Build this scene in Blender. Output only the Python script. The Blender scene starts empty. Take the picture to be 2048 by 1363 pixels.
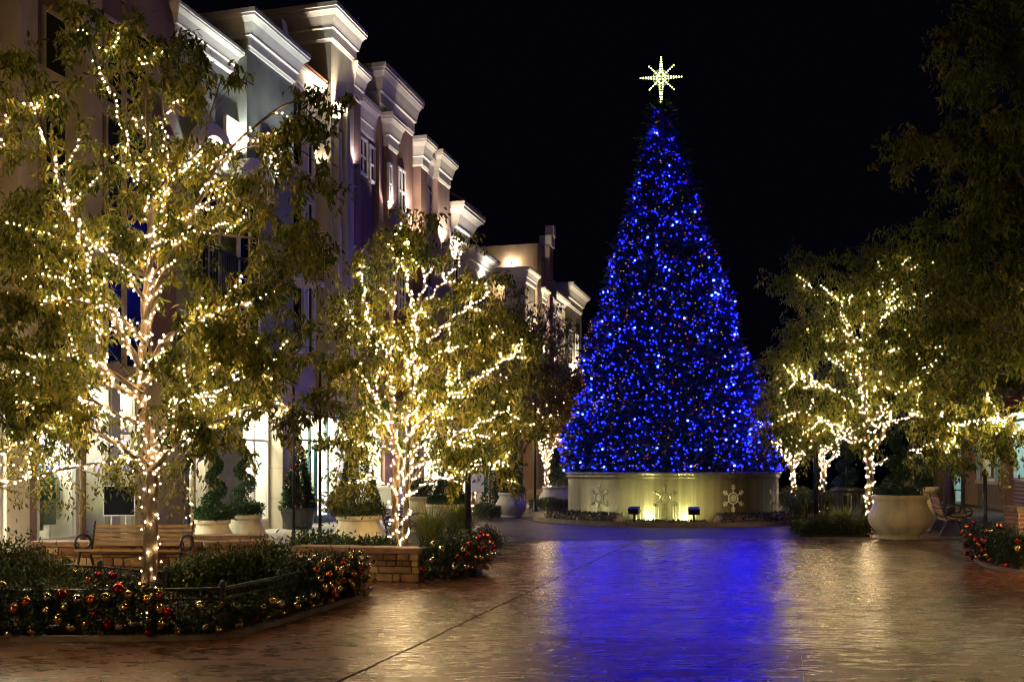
import bpy, math, random
import numpy as np
from mathutils import Vector, Matrix, Quaternion

random.seed(7)
rng = np.random.default_rng(7)
scene = bpy.context.scene
col = scene.collection

# ---------------------------------------------------------------- camera
EYE = 1.65            # eye height, metres
FP = 2000.0           # focal length in pixels of the 2048 px wide photograph
CX, HY = 1024.0, 940.0
cam_d = bpy.data.cameras.new('camera')
cam = bpy.data.objects.new('camera', cam_d)
col.objects.link(cam)
cam.location = (0, 0, EYE)
cam.rotation_euler = (math.radians(90), 0, 0)
cam_d.sensor_width = 36.0
cam_d.lens = FP / 2048 * 36
cam_d.shift_y = (HY - 681.5) / 2048
cam_d.clip_start = 0.1
cam_d.clip_end = 1500
scene.camera = cam

# ---------------------------------------------------------------- night sky
world = bpy.data.worlds.new('World')
scene.world = world
world.use_nodes = True
wb = world.node_tree.nodes['Background']
wb.inputs['Color'].default_value = (0.34, 0.36, 1.0, 1)
wb.inputs['Strength'].default_value = 0.0004

# ---------------------------------------------------------------- picture settings
vs = scene.view_settings
vs.view_transform = 'Standard'
vs.look = 'None'
vs.exposure = 2.5
vs.gamma = 1.0
scene.render.engine = 'CYCLES'
cy = scene.cycles
cy.use_denoising = True
try:
    cy.denoiser = 'OPENIMAGEDENOISE'
    cy.denoising_input_passes = 'RGB_ALBEDO_NORMAL'
    cy.denoising_prefilter = 'ACCURATE'
    cy.denoising_quality = 'HIGH'
    cy.filter_width = 1.1
except Exception:
    pass
cy.use_light_tree = True
cy.max_bounces = 5
cy.diffuse_bounces = 2
cy.glossy_bounces = 3
cy.transmission_bounces = 3
cy.transparent_max_bounces = 8
cy.sample_clamp_indirect = 2.0
cy.sample_clamp_direct = 0.0
cy.caustics_reflective = False
cy.caustics_refractive = False

# strengths of the lights of the place
L_WARM = 35.0
L_BLUE = 13.0
L_UP = 0.5

# ================================================================ helpers
TH = math.atan2(0.2636, 0.9646)          # the street runs this far to the right of the view axis
UX, UY = math.sin(TH), math.cos(TH)      # along the street
VX, VY = math.cos(TH), -math.sin(TH)     # across it, to the right

def at(px, py, Y):
    return Vector(((px - CX) / FP * Y, Y, EYE + (HY - py) / FP * Y))

def gx(px, Y, z=0.0):
    return Vector(((px - CX) / FP * Y, Y, z))

def st(s, t, z=0.0):
    return Vector((UX * s + VX * t, UY * s + VY * t, z))

def fs(px, t):
    """street coordinate s of the facade point at lateral offset t in column px"""
    a = (px - CX) / FP
    Y = t / (VX * a + VY)
    return (UX * a + UY) * Y

def fz(px, py, t):
    a = (px - CX) / FP
    Y = t / (VX * a + VY)
    return EYE + (HY - py) / FP * Y

def mw(o):
    m = Matrix.LocRotScale(o.location, o.rotation_euler, o.scale)
    return mw(o.parent) @ m if o.parent else m

def tag(o, label=None, cat=None, group=None, kind=None):
    if label: o['label'] = label
    if cat: o['category'] = cat
    if group: o['group'] = group
    if kind: o['kind'] = kind
    return o

def empty(name, loc, label, cat, rz=0.0, group=None):
    o = bpy.data.objects.new(name, None)
    o.empty_display_size = 0.2
    o.location = loc
    o.rotation_euler = (0, 0, rz)
    col.objects.link(o)
    return tag(o, label, cat, group)

class MB:
    """collects shapes in world coordinates; build() links them as one mesh"""
    def __init__(self):
        self.v = []; self.f = []
    def add(self, vs_, fs_):
        b = len(self.v)
        self.v += [tuple(p) for p in vs_]
        self.f += [tuple(i + b for i in q) for q in fs_]
        return self
    def box(self, c, ax, ay, az):
        """centre and three half-axis vectors"""
        c = Vector(c); ax = Vector(ax); ay = Vector(ay); az = Vector(az)
        vv = [c + ax * i + ay * j + az * k for k in (-1, 1) for j in (-1, 1) for i in (-1, 1)]
        return self.add(vv, [(0, 2, 3, 1), (4, 5, 7, 6), (0, 1, 5, 4), (2, 6, 7, 3), (0, 4, 6, 2), (1, 3, 7, 5)])
    def sbox(self, s0, s1, t0, t1, z0, z1):
        """box in street coordinates"""
        return self.box(st((s0 + s1) / 2, (t0 + t1) / 2, (z0 + z1) / 2),
                        Vector((VX, VY, 0)) * ((t1 - t0) / 2), Vector((UX, UY, 0)) * ((s1 - s0) / 2), (0, 0, (z1 - z0) / 2))
    def wbox(self, x0, x1, y0, y1, z0, z1):
        return self.box(((x0 + x1) / 2, (y0 + y1) / 2, (z0 + z1) / 2), ((x1 - x0) / 2, 0, 0), (0, (y1 - y0) / 2, 0), (0, 0, (z1 - z0) / 2))
    def tube(self, pts, rad, n=6, caps=True):
        pts = [Vector(p) for p in pts]
        m = len(pts)
        if not hasattr(rad, '__len__'): rad = [rad] * m
        vv = []; ff = []
        ref = None
        for i, p in enumerate(pts):
            d = (pts[min(i + 1, m - 1)] - pts[max(i - 1, 0)])
            if d.length < 1e-9: d = Vector((0, 0, 1))
            d.normalize()
            if ref is None:
                ref = d.orthogonal().normalized()
            else:
                ref = (ref - d * ref.dot(d))
                if ref.length < 1e-6: ref = d.orthogonal()
                ref.normalize()
            q = d.cross(ref)
            for k in range(n):
                a = 2 * math.pi * k / n
                vv.append(p + (ref * math.cos(a) + q * math.sin(a)) * rad[i])
        for i in range(m - 1):
            for k in range(n):
                k2 = (k + 1) % n
                ff.append((i * n + k, i * n + k2, (i + 1) * n + k2, (i + 1) * n + k))
        if caps:
            ff.append(tuple(reversed(range(n))))
            ff.append(tuple((m - 1) * n + k for k in range(n)))
        return self.add(vv, ff)
    def lathe(self, c, prof, n=32, cap_top=False, cap_bot=True):
        c = Vector(c)
        vv = []; ff = []
        for r, z in prof:
            for k in range(n):
                a = 2 * math.pi * k / n
                vv.append(c + Vector((r * math.cos(a), r * math.sin(a), z)))
        for i in range(len(prof) - 1):
            for k in range(n):
                k2 = (k + 1) % n
                ff.append((i * n + k, i * n + k2, (i + 1) * n + k2, (i + 1) * n + k))
        if cap_bot: ff.append(tuple(reversed(range(n))))
        if cap_top: ff.append(tuple((len(prof) - 1) * n + k for k in range(n)))
        return self.add(vv, ff)
    def prism(self, poly, z0, z1):
        n = len(poly)
        vv = [(p[0], p[1], z0) for p in poly] + [(p[0], p[1], z1) for p in poly]
        ff = [tuple(reversed(range(n))), tuple(range(n, 2 * n))]
        for i in range(n):
            j = (i + 1) % n
            ff.append((i, j, n + j, n + i))
        return self.add(vv, ff)
    def extrude(self, poly, off):
        """a closed 3-D outline pushed along off"""
        n = len(poly); off = Vector(off)
        vv = [Vector(p) for p in poly] + [Vector(p) + off for p in poly]
        ff = [tuple(reversed(range(n))), tuple(range(n, 2 * n))]
        for i in range(n):
            j = (i + 1) % n
            ff.append((i, j, n + j, n + i))
        return self.add(vv, ff)
    def mesh(self, name, m, inv=None, smooth=False):
        me = bpy.data.meshes.new(name)
        vv = self.v
        if inv is not None:
            A = np.array(vv, dtype=np.float64)
            M = np.array(inv)
            vv = (A @ M[:3, :3].T + M[:3, 3]).tolist()
        me.from_pydata(vv, [], self.f)
        me.materials.append(m)
        if smooth:
            me.polygons.foreach_set('use_smooth', [True] * len(me.polygons))
        me.update()
        return me
    def build(self, name, m, parent=None, smooth=False, loc=None):
        o = bpy.data.objects.new(name, None) if False else None
        if parent is not None:
            inv = mw(parent).inverted()
        else:
            if loc is None: loc = (0, 0, 0)
            inv = Matrix.Translation(Vector(loc)).inverted()
        o = bpy.data.objects.new(name, self.mesh(name, m, inv, smooth))
        if parent is not None: o.parent = parent
        else: o.location = loc
        col.objects.link(o)
        return o

def fix_normals(o):
    import bmesh
    bm = bmesh.new(); bm.from_mesh(o.data)
    bmesh.ops.recalc_face_normals(bm, faces=bm.faces)
    bm.to_mesh(o.data); bm.free()
    return o

def inst(name, me, parent, M):
    """an object sharing mesh data; M is its world matrix"""
    o = bpy.data.objects.new(name, me)
    if parent is not None:
        o.parent = parent
        M = mw(parent).inverted() @ M
    l, q, s = M.decompose()
    o.location = l; o.rotation_euler = q.to_euler(); o.scale = s
    col.objects.link(o)
    return o

def np_mesh(name, verts, tris, m, parent, smooth=False):
    """triangles from numpy arrays, world coordinates"""
    M = np.array(mw(parent).inverted()) if parent is not None else np.eye(4)
    verts = verts @ M[:3, :3].T + M[:3, 3]
    me = bpy.data.meshes.new(name)
    nv, nt = len(verts), len(tris)
    me.vertices.add(nv); me.vertices.foreach_set('co', verts.astype(np.float32).ravel())
    me.loops.add(nt * 3); me.loops.foreach_set('vertex_index', tris.astype(np.int32).ravel())
    me.polygons.add(nt)
    me.polygons.foreach_set('loop_start', np.arange(0, nt * 3, 3, dtype=np.int32))
    me.polygons.foreach_set('loop_total', np.full(nt, 3, dtype=np.int32))
    me.materials.append(m)
    me.update(calc_edges=True)
    me.validate()
    o = bpy.data.objects.new(name, me)
    if parent is not None: o.parent = parent
    col.objects.link(o)
    return o

# ================================================================ materials
def nodes(m):
    m.use_nodes = True
    nt = m.node_tree
    return nt, nt.nodes, nt.links

MATS = {}
def mat(name, c, rough=0.7, var=0.12, scale=3.0, bump=0.0, bscale=20.0, metal=0.0, stretch=(1, 1, 1), spec=0.5, c2=None, detail=5.0):
    if name in MATS: return MATS[name]
    m = bpy.data.materials.new(name)
    nt, N, L = nodes(m)
    b = N['Principled BSDF']
    b.inputs['Roughness'].default_value = rough
    b.inputs['Metallic'].default_value = metal
    b.inputs['Specular IOR Level'].default_value = spec
    tc = N.new('ShaderNodeTexCoord'); mp = N.new('ShaderNodeMapping')
    mp.inputs['Scale'].default_value = stretch
    geo = N.new('ShaderNodeNewGeometry')
    L.new(geo.outputs['Position'], mp.inputs['Vector'])
    if var > 0 or c2:
        no = N.new('ShaderNodeTexNoise'); no.inputs['Scale'].default_value = scale; no.inputs['Detail'].default_value = detail
        L.new(mp.outputs['Vector'], no.inputs['Vector'])
        rp = N.new('ShaderNodeValToRGB')
        c_lo = [x * (1 - var * 1.6) for x in c]; c_hi = list(c2) if c2 else [min(1, x * (1 + var)) for x in c]
        rp.color_ramp.elements[0].position = 0.3; rp.color_ramp.elements[1].position = 0.7
        rp.color_ramp.elements[0].color = (*c_lo, 1); rp.color_ramp.elements[1].color = (*c_hi, 1)
        L.new(no.outputs['Fac'], rp.inputs['Fac']); L.new(rp.outputs['Color'], b.inputs['Base Color'])
    else:
        b.inputs['Base Color'].default_value = (*c, 1)
    if bump > 0:
        n2 = N.new('ShaderNodeTexNoise'); n2.inputs['Scale'].default_value = bscale; n2.inputs['Detail'].default_value = 4
        L.new(mp.outputs['Vector'], n2.inputs['Vector'])
        bp = N.new('ShaderNodeBump'); bp.inputs['Strength'].default_value = bump; bp.inputs['Distance'].default_value = 0.02
        L.new(n2.outputs['Fac'], bp.inputs['Height']); L.new(bp.outputs['Normal'], b.inputs['Normal'])
    MATS[name] = m
    return m

def emit(name, c, k):
    if name in MATS: return MATS[name]
    m = bpy.data.materials.new(name)
    nt, N, L = nodes(m)
    N.remove(N['Principled BSDF'])
    e = N.new('ShaderNodeEmission')
    e.inputs['Color'].default_value = (*c, 1); e.inputs['Strength'].default_value = k
    L.new(e.outputs[0], N['Material Output'].inputs['Surface'])
    MATS[name] = m
    return m

def leaf_mat(name, cols, rough=0.55, trans=0.35):
    if name in MATS: return MATS[name]
    m = bpy.data.materials.new(name)
    nt, N, L = nodes(m)
    b = N['Principled BSDF']; b.inputs['Roughness'].default_value = rough
    b.inputs['Specular IOR Level'].default_value = 0.4
    geo = N.new('ShaderNodeNewGeometry')
    rp = N.new('ShaderNodeValToRGB')
    el = rp.color_ramp.elements
    while len(el) < len(cols): el.new(0.5)
    for i, c in enumerate(cols):
        el[i].position = i / (len(cols) - 1); el[i].color = (*c, 1)
    no = N.new('ShaderNodeTexNoise'); no.inputs['Scale'].default_value = 1.3
    mx = N.new('ShaderNodeMath'); mx.operation = 'MULTIPLY_ADD'
    mx.inputs[1].default_value = 0.9
    L.new(geo.outputs['Random Per Island'], mx.inputs[0])
    m2 = N.new('ShaderNodeMath'); m2.operation = 'MULTIPLY_ADD'; m2.inputs[1].default_value = 1.2; m2.inputs[2].default_value = -0.55
    L.new(geo.outputs['Position'], no.inputs['Vector'])
    L.new(no.outputs['Fac'], m2.inputs[0]); L.new(m2.outputs[0], mx.inputs[2])
    L.new(mx.outputs[0], rp.inputs['Fac'])
    L.new(rp.outputs['Color'], b.inputs['Base Color'])
    tr = N.new('ShaderNodeBsdfTranslucent'); L.new(rp.outputs['Color'], tr.inputs['Color'])
    mix = N.new('ShaderNodeMixShader'); mix.inputs['Fac'].default_value = trans
    L.new(b.outputs[0], mix.inputs[1]); L.new(tr.outputs[0], mix.inputs[2])
    L.new(mix.outputs[0], N['Material Output'].inputs['Surface'])
    MATS[name] = m
    return m

def glass(name, tint=(0.9, 0.95, 0.95), refl=0.12):
    if name in MATS: return MATS[name]
    m = bpy.data.materials.new(name)
    nt, N, L = nodes(m)
    N.remove(N['Principled BSDF'])
    t = N.new('ShaderNodeBsdfTransparent'); t.inputs['Color'].default_value = (*tint, 1)
    g = N.new('ShaderNodeBsdfGlossy'); g.inputs['Roughness'].default_value = 0.03
    mix = N.new('ShaderNodeMixShader'); mix.inputs['Fac'].default_value = refl
    L.new(t.outputs[0], mix.inputs[1]); L.new(g.outputs[0], mix.inputs[2])
    L.new(mix.outputs[0], N['Material Output'].inputs['Surface'])
    MATS[name] = m
    return m

def paving_mat(name, c_lo, c_hi, r_lo, r_hi, bump):
    """stamped, sealed concrete: slate-like ripples, mottled colour, patchy gloss"""
    m = bpy.data.materials.new(name)
    nt, N, L = nodes(m)
    b = N['Principled BSDF']; b.inputs['Specular IOR Level'].default_value = 0.27
    geo = N.new('ShaderNodeNewGeometry')
    mp = N.new('ShaderNodeMapping'); mp.inputs['Scale'].default_value = (1.0, 2.4, 1.0); mp.inputs['Rotation'].default_value = (0, 0, 0.06)
    L.new(geo.outputs['Position'], mp.inputs['Vector'])
    n1 = N.new('ShaderNodeTexNoise'); n1.inputs['Scale'].default_value = 4.2; n1.inputs['Detail'].default_value = 7; n1.inputs['Roughness'].default_value = 0.6; n1.inputs['Distortion'].default_value = 0.7
    n2 = N.new('ShaderNodeTexNoise'); n2.inputs['Scale'].default_value = 0.9; n2.inputs['Detail'].default_value = 6
    vo = N.new('ShaderNodeTexVoronoi'); vo.feature = 'DISTANCE_TO_EDGE'; vo.inputs['Scale'].default_value = 0.8
    nd = N.new('ShaderNodeMixRGB'); nd.blend_type = 'ADD'; nd.inputs['Fac'].default_value = 0.5
    L.new(mp.outputs[0], n1.inputs['Vector']); L.new(geo.outputs['Position'], n2.inputs['Vector'])
    L.new(mp.outputs[0], nd.inputs[1]); L.new(n1.outputs['Color'], nd.inputs[2]); L.new(nd.outputs[0], vo.inputs['Vector'])
    rp = N.new('ShaderNodeValToRGB')
    rp.color_ramp.elements[0].position = 0.37; rp.color_ramp.elements[1].position = 0.6
    rp.color_ramp.elements[0].color = (*c_lo, 1); rp.color_ramp.elements[1].color = (*c_hi, 1)
    av = N.new('ShaderNodeMath'); av.operation = 'MULTIPLY_ADD'; av.inputs[1].default_value = 0.28
    h2 = N.new('ShaderNodeMath'); h2.operation = 'MULTIPLY'; h2.inputs[1].default_value = 0.72
    L.new(n1.outputs['Fac'], h2.inputs[0]); L.new(n2.outputs['Fac'], av.inputs[0]); L.new(h2.outputs[0], av.inputs[2])
    L.new(av.outputs[0], rp.inputs['Fac'])
    ck = N.new('ShaderNodeMapRange'); ck.inputs['From Max'].default_value = 0.03; ck.inputs['To Min'].default_value = 0.35; ck.inputs['To Max'].default_value = 1.0
    L.new(vo.outputs['Distance'], ck.inputs['Value'])
    mul = N.new('ShaderNodeMixRGB'); mul.blend_type = 'MULTIPLY'; mul.inputs['Fac'].default_value = 1.0
    L.new(rp.outputs[0], mul.inputs[1]); L.new(ck.outputs[0], mul.inputs[2]); L.new(mul.outputs[0], b.inputs['Base Color'])
    rr = N.new('ShaderNodeMapRange'); rr.inputs['From Min'].default_value = 0.4; rr.inputs['From Max'].default_value = 0.6
    rr.inputs['To Min'].default_value = r_lo; rr.inputs['To Max'].default_value = r_hi
    L.new(av.outputs[0], rr.inputs['Value']); L.new(rr.outputs[0], b.inputs['Roughness'])
    crack = N.new('ShaderNodeMapRange'); crack.inputs['From Max'].default_value = 0.035; crack.inputs['To Min'].default_value = -0.06; crack.inputs['To Max'].default_value = 0.0
    L.new(vo.outputs['Distance'], crack.inputs['Value'])
    ad = N.new('ShaderNodeMath'); ad.operation = 'ADD'
    L.new(n1.outputs['Fac'], ad.inputs[0]); L.new(crack.outputs[0], ad.inputs[1])
    bp = N.new('ShaderNodeBump'); bp.inputs['Strength'].default_value = bump; bp.inputs['Distance'].default_value = 0.035
    L.new(ad.outputs[0], bp.inputs['Height']); L.new(bp.outputs[0], b.inputs['Normal'])
    return m

def brick_mat(name):
    m = bpy.data.materials.new(name)
    nt, N, L = nodes(m)
    b = N['Principled BSDF']; b.inputs['Roughness'].default_value = 0.85
    tc = N.new('ShaderNodeTexCoord'); mp = N.new('ShaderNodeMapping')
    mp.inputs['Rotation'].default_value = (math.radians(90), 0, 0)
    L.new(tc.outputs['Object'], mp.inputs['Vector'])
    br = N.new('ShaderNodeTexBrick')
    br.inputs['Color1'].default_value = (0.28, 0.1, 0.06, 1); br.inputs['Color2'].default_value = (0.2, 0.075, 0.05, 1)
    br.inputs['Mortar'].default_value = (0.35, 0.32, 0.28, 1); br.inputs['Scale'].default_value = 1.0
    br.inputs['Brick Width'].default_value = 0.22; br.inputs['Row Height'].default_value = 0.075; br.inputs['Mortar Size'].default_value = 0.008
    L.new(mp.outputs[0], br.inputs['Vector']); L.new(br.outputs['Color'], b.inputs['Base Color'])
    return m

M_bark = mat('bark', (0.115, 0.082, 0.055), 0.85, 0.35, 14, 0.6, 30, stretch=(1, 1, 0.35))
M_twig = mat('twig', (0.24, 0.16, 0.09), 0.85, 0.2)
M_leaf = leaf_mat('leaf', [(0.02, 0.032, 0.004), (0.08, 0.105, 0.009), (0.17, 0.175, 0.018), (0.3, 0.23, 0.035)])
M_leaf_far = leaf_mat('leaf_autumn', [(0.05, 0.045, 0.012), (0.1, 0.08, 0.02), (0.17, 0.115, 0.035), (0.2, 0.13, 0.04)])
M_leaf_grn = leaf_mat('leaf_green', [(0.02, 0.036, 0.004), (0.075, 0.11, 0.009), (0.15, 0.175, 0.018), (0.25, 0.21, 0.035)])
M_needle = leaf_mat('needle', [(0.008, 0.02, 0.008), (0.02, 0.05, 0.018), (0.03, 0.075, 0.025)], 0.5, 0.1)
M_shrub = leaf_mat('shrub_leaf', [(0.02, 0.032, 0.01), (0.05, 0.07, 0.02), (0.085, 0.1, 0.03)], 0.6, 0.2)
M_box = leaf_mat('box_leaf', [(0.012, 0.035, 0.01), (0.03, 0.075, 0.018), (0.055, 0.11, 0.025)], 0.45, 0.2)
M_garl = leaf_mat('garland_needle', [(0.008, 0.016, 0.007), (0.018, 0.035, 0.012), (0.035, 0.06, 0.02)], 0.6, 0.1)
M_grass = leaf_mat('grass_blade', [(0.06, 0.08, 0.02), (0.12, 0.15, 0.035), (0.2, 0.2, 0.06)], 0.5, 0.3)
M_warm = emit('warm_bulb', (1.0, 0.69, 0.33), L_WARM)
M_blue = emit('blue_bulb', (0.001, 0.0026, 1.0), L_BLUE)
M_blue_hot = emit('blue_bulb_bright', (0.008, 0.015, 1.0), L_BLUE * 1.8)
M_red_glint = emit('red_bulb', (1.0, 0.05, 0.03), 0.16)  # weak emission standing in for glints on the red and gold ornaments
M_gold_glint = emit('gold_bulb', (1.0, 0.55, 0.2), 0.16)
M_blue_dim = emit('blue_bulb_small', (0.004, 0.008, 1.0), L_BLUE * 0.4)
M_star = emit('star_bulb', (0.95, 1.0, 0.28), 1.2)
M_wire = mat('wire', (0.02, 0.03, 0.015), 0.5, 0)
M_iron = mat('black_iron', (0.012, 0.012, 0.014), 0.38, 0.2, 20, 0.1, 60)
M_wood = mat('bench_wood', (0.29, 0.19, 0.095), 0.55, 0.25, 6, 0.15, 40, stretch=(1, 12, 12))
M_stone = [mat('stone_tan', (0.3, 0.185, 0.1), 0.85, 0.25, 6, 0.7, 25), mat('stone_buff', (0.42, 0.29, 0.17), 0.85, 0.2, 7, 0.7, 22),
           mat('stone_rust', (0.2, 0.105, 0.06), 0.85, 0.25, 5, 0.7, 28)]
M_cap = mat('cap_stone', (0.27, 0.16, 0.1), 0.75, 0.2, 4, 0.5, 30)
M_mortar = mat('mortar', (0.06, 0.045, 0.03), 0.95, 0.2)
M_soil = mat('soil', (0.05, 0.035, 0.022), 0.95, 0.3, 12, 0.8, 30)
M_pot = mat('pot_plaster', (0.72, 0.62, 0.42), 0.7, 0.22, 3.5, 0.3, 30, stretch=(1, 1, 0.18))
M_pot_p = mat('pot_grey_plaster', (0.42, 0.37, 0.33), 0.7, 0.12, 4, 0.2, 30)
M_kerb = mat('kerb_concrete', (0.2, 0.14, 0.1), 0.85, 0.2, 5, 0.4, 30)
M_gold = mat('bauble_gold', (0.85, 0.62, 0.16), 0.16, 0, metal=1.0)
M_red = mat('bauble_red', (0.42, 0.014, 0.02), 0.15, 0, metal=0.9)
M_champ = mat('bauble_champagne', (0.86, 0.76, 0.52), 0.14, 0, metal=1.0)
M_copper = mat('bauble_copper', (0.75, 0.22, 0.08), 0.18, 0, metal=0.95)
BAUB = [M_gold, M_red, M_champ, M_copper]

# ================================================================ small shared meshes
def ico_mesh(name, r, m, sub=1):
    import bmesh
    bm = bmesh.new()
    bmesh.ops.create_icosphere(bm, subdivisions=sub, radius=r)
    me = bpy.data.meshes.new(name); bm.to_mesh(me); bm.free()
    me.materials.append(m)
    me.polygons.foreach_set('use_smooth', [True] * len(me.polygons))
    return me

def ball_mesh(name, m, seg=14, rings=9):
    import bmesh
    bm = bmesh.new()
    bmesh.ops.create_uvsphere(bm, u_segments=seg, v_segments=rings, radius=1.0)
    me = bpy.data.meshes.new(name); bm.to_mesh(me); bm.free()
    me.materials.append(m)
    me.polygons.foreach_set('use_smooth', [True] * len(me.polygons))
    return me

OCT_V = np.array([(1, 0, 0), (-1, 0, 0), (0, 1, 0), (0, -1, 0), (0, 0, 1.25), (0, 0, -1.25)], dtype=float)
OCT_F = np.array([(0, 2, 4), (2, 1, 4), (1, 3, 4), (3, 0, 4), (2, 0, 5), (1, 2, 5), (3, 1, 5), (0, 3, 5)])
def octa(pts, r):
    pts = np.asarray(pts, dtype=float); n = len(pts)
    r = np.broadcast_to(np.asarray(r, dtype=float), (n,))
    V = (pts[:, None, :] + OCT_V[None] * r[:, None, None]).reshape(-1, 3)
    F = (OCT_F[None] + (np.arange(n) * 6)[:, None, None]).reshape(-1, 3)
    return V, F

def bulbs(parent, pts, r, me, m, keep=300):
    """the bulbs that show largest are single parts, the others one part"""
    pts = [Vector(p) for p in pts]
    pts.sort(key=lambda p: p.y + random.uniform(0, 1.0))
    for p in pts[:keep]:
        q = Quaternion((random.uniform(-1, 1), random.uniform(-1, 1), random.uniform(-1, 1), 1)).normalized()
        k = random.uniform(0.8, 1.2)
        inst('bulb', me, parent, Matrix.LocRotScale(p, q, (k, k, k * 1.25)))
    if len(pts) > keep:
        rest = np.array([tuple(p) for p in pts[keep:]])
        V, F = octa(rest, r * rng.uniform(0.8, 1.2, len(rest)))
        tag(np_mesh('bulbs', V, F, m, parent), kind='stuff')

# leaves ------------------------------------------------------------
def unit(a):
    return a / np.maximum(np.linalg.norm(a, axis=1, keepdims=True), 1e-9)

def leaf_arrays(pos, dirs, ln, wd, fold=0.25):
    n = len(pos)
    d = unit(dirs)
    side = unit(np.cross(d, rng.normal(size=(n, 3))))
    nor = np.cross(d, side)
    ln = np.broadcast_to(ln, (n,))[:, None]; wd = np.broadcast_to(wd, (n,))[:, None]
    mid = pos + d * ln * 0.42
    tip = pos + d * ln
    lf = mid + side * wd * 0.5 + nor * wd * fold
    rt = mid - side * wd * 0.5 + nor * wd * fold
    V = np.stack([pos, rt, tip, lf], axis=1).reshape(-1, 3)
    b = np.arange(n) * 4
    F = np.stack([np.stack([b, b + 1, b + 2], 1), np.stack([b, b + 2, b + 3], 1)], 1).reshape(-1, 3)
    return V, F

def foliage(parent, pos, dirs, ln, wd, m, name='foliage', fold=0.25):
    V, F = leaf_arrays(pos, dirs, ln, wd, fold)
    return tag(np_mesh(name, V, F, m, parent), kind='stuff')

# ================================================================ ground
M_gap = mat('joint_filler', (0.03, 0.02, 0.03), 0.8, 0.2)
M_slab_gloss = paving_mat('stamped_concrete_sealed', (0.062, 0.026, 0.015), (0.24, 0.104, 0.058), 0.15, 0.32, 0.35)
M_slab_worn = paving_mat('stamped_concrete_worn', (0.062, 0.026, 0.015), (0.24, 0.104, 0.058), 0.2, 0.42, 0.35)
M_far = paving_mat('plaza_concrete', (0.045, 0.03, 0.03), (0.09, 0.06, 0.058), 0.42, 0.6, 0.12)
M_walk = mat('sidewalk_concrete', (0.42, 0.36, 0.30), 0.75, 0.12, 2.0, 0.3, 40)

ground = MB().wbox(-500, 500, -30, 900, -0.4, -0.05).build('ground', M_gap)
tag(ground, kind='structure')
_tab = rng.normal(size=(256, 256))
def vnoise(x, y):
    xi = np.floor(x).astype(int); yi = np.floor(y).astype(int); fx = x - xi; fy = y - yi
    fx = fx * fx * fx * (fx * (fx * 6 - 15) + 10); fy = fy * fy * fy * (fy * (fy * 6 - 15) + 10)
    g = lambda a, b: _tab[a & 255, b & 255]
    return (g(xi, yi) * (1 - fx) + g(xi + 1, yi) * fx) * (1 - fy) + (g(xi, yi + 1) * (1 - fx) + g(xi + 1, yi + 1) * fx) * fy
def relief(x, y):
    """slate-like stamp: long ripples, small ledges, chips"""
    wx = x + 0.25 * vnoise(x * 1.1 + 7, y * 1.1); wy = y + 0.25 * vnoise(x * 1.1, y * 1.1 + 31)
    h = 0.0042 * vnoise(wx * 1.3, wy * 2.3) + 0.0036 * vnoise(wx * 3.1 + 50, wy * 4.7) + 0.0020 * vnoise(wx * 6.5 + 9, wy * 8.5 + 4)
    led = np.tanh(6 * vnoise(wx * 0.55 + 17, wy * 0.8 + 3)) * 0.0022
    return np.clip(0.7 * (h + led), -0.012, 0.012)
pave = bpy.data.objects.new('pavement', None); col.objects.link(pave); tag(pave, kind='structure')
t_edges = [-13.9, -10.4, -6.88, -3.37, 0.14, 3.65, 7.2]
s_edges = [2.5, 9.78, 27.5]
for i in range(len(t_edges) - 1):
    for j in range(len(s_edges) - 1):
        g0, g1 = (0.016 if i == 3 else 0.0015), (0.016 if i == 2 else 0.0015)
        s0, s1, t0, t1 = s_edges[j], s_edges[j + 1], t_edges[i] + g0, t_edges[i + 1] - g1
        nu, nv = int((t1 - t0) / 0.055) + 1, int((s1 - s0) / 0.075) + 1
        tt, ss = np.meshgrid(np.linspace(t0, t1, nu), np.linspace(s0, s1, nv))
        X = UX * ss + VX * tt; Yw = UY * ss + VY * tt
        Z = relief(X, Yw)
        Vt = np.stack([X, Yw, Z], -1).reshape(-1, 3)
        k0 = (np.arange(nv - 1)[:, None] * nu + np.arange(nu - 1)[None]).ravel()
        Ft = np.concatenate([np.stack([k0, k0 + 1, k0 + nu + 1], 1), np.stack([k0, k0 + nu + 1, k0 + nu], 1)])
        # skirt down into the joint
        ring_ = np.concatenate([np.arange(nu), (np.arange(1, nv) * nu + nu - 1), (nv - 1) * nu + np.arange(nu - 2, -1, -1), np.arange(nv - 2, 0, -1) * nu])
        top = Vt[ring_].copy(); top[:, 2] -= 0.0005; low = Vt[ring_].copy(); low[:, 2] = -0.06
        nr = len(ring_); a_ = len(Vt) + np.arange(nr); b_ = np.roll(a_, -1); la = a_ + nr; lb = np.roll(la, -1)
        Fs = np.concatenate([np.stack([a_, la, lb], 1), np.stack([a_, lb, b_], 1)])
        o = np_mesh('slab', np.concatenate([Vt, top, low]), np.concatenate([Ft, Fs]), M_slab_gloss if j else M_slab_worn, pave)
        o.data.polygons.foreach_set('use_smooth', [True] * len(o.data.polygons))
near_edge = [(-40, 17.5), (-12, 19.8), (-3.5, 21.9), (-0.84, 22.75), (1.5, 23.5), (3.9, 24.0), (6.5, 24.1), (8.56, 23.8), (14, 22.4), (40, 16)]
plaza = MB().prism(near_edge + [(120, 300), (-120, 300)], -0.04, 0.006).build('plaza', M_far)
tag(plaza, kind='structure')
walk = MB()
walk.sbox(-4, 75, -14.3, -10.9, -0.03, 0.012)
walk = walk.build('sidewalk', M_walk); tag(walk, kind='structure')
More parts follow.
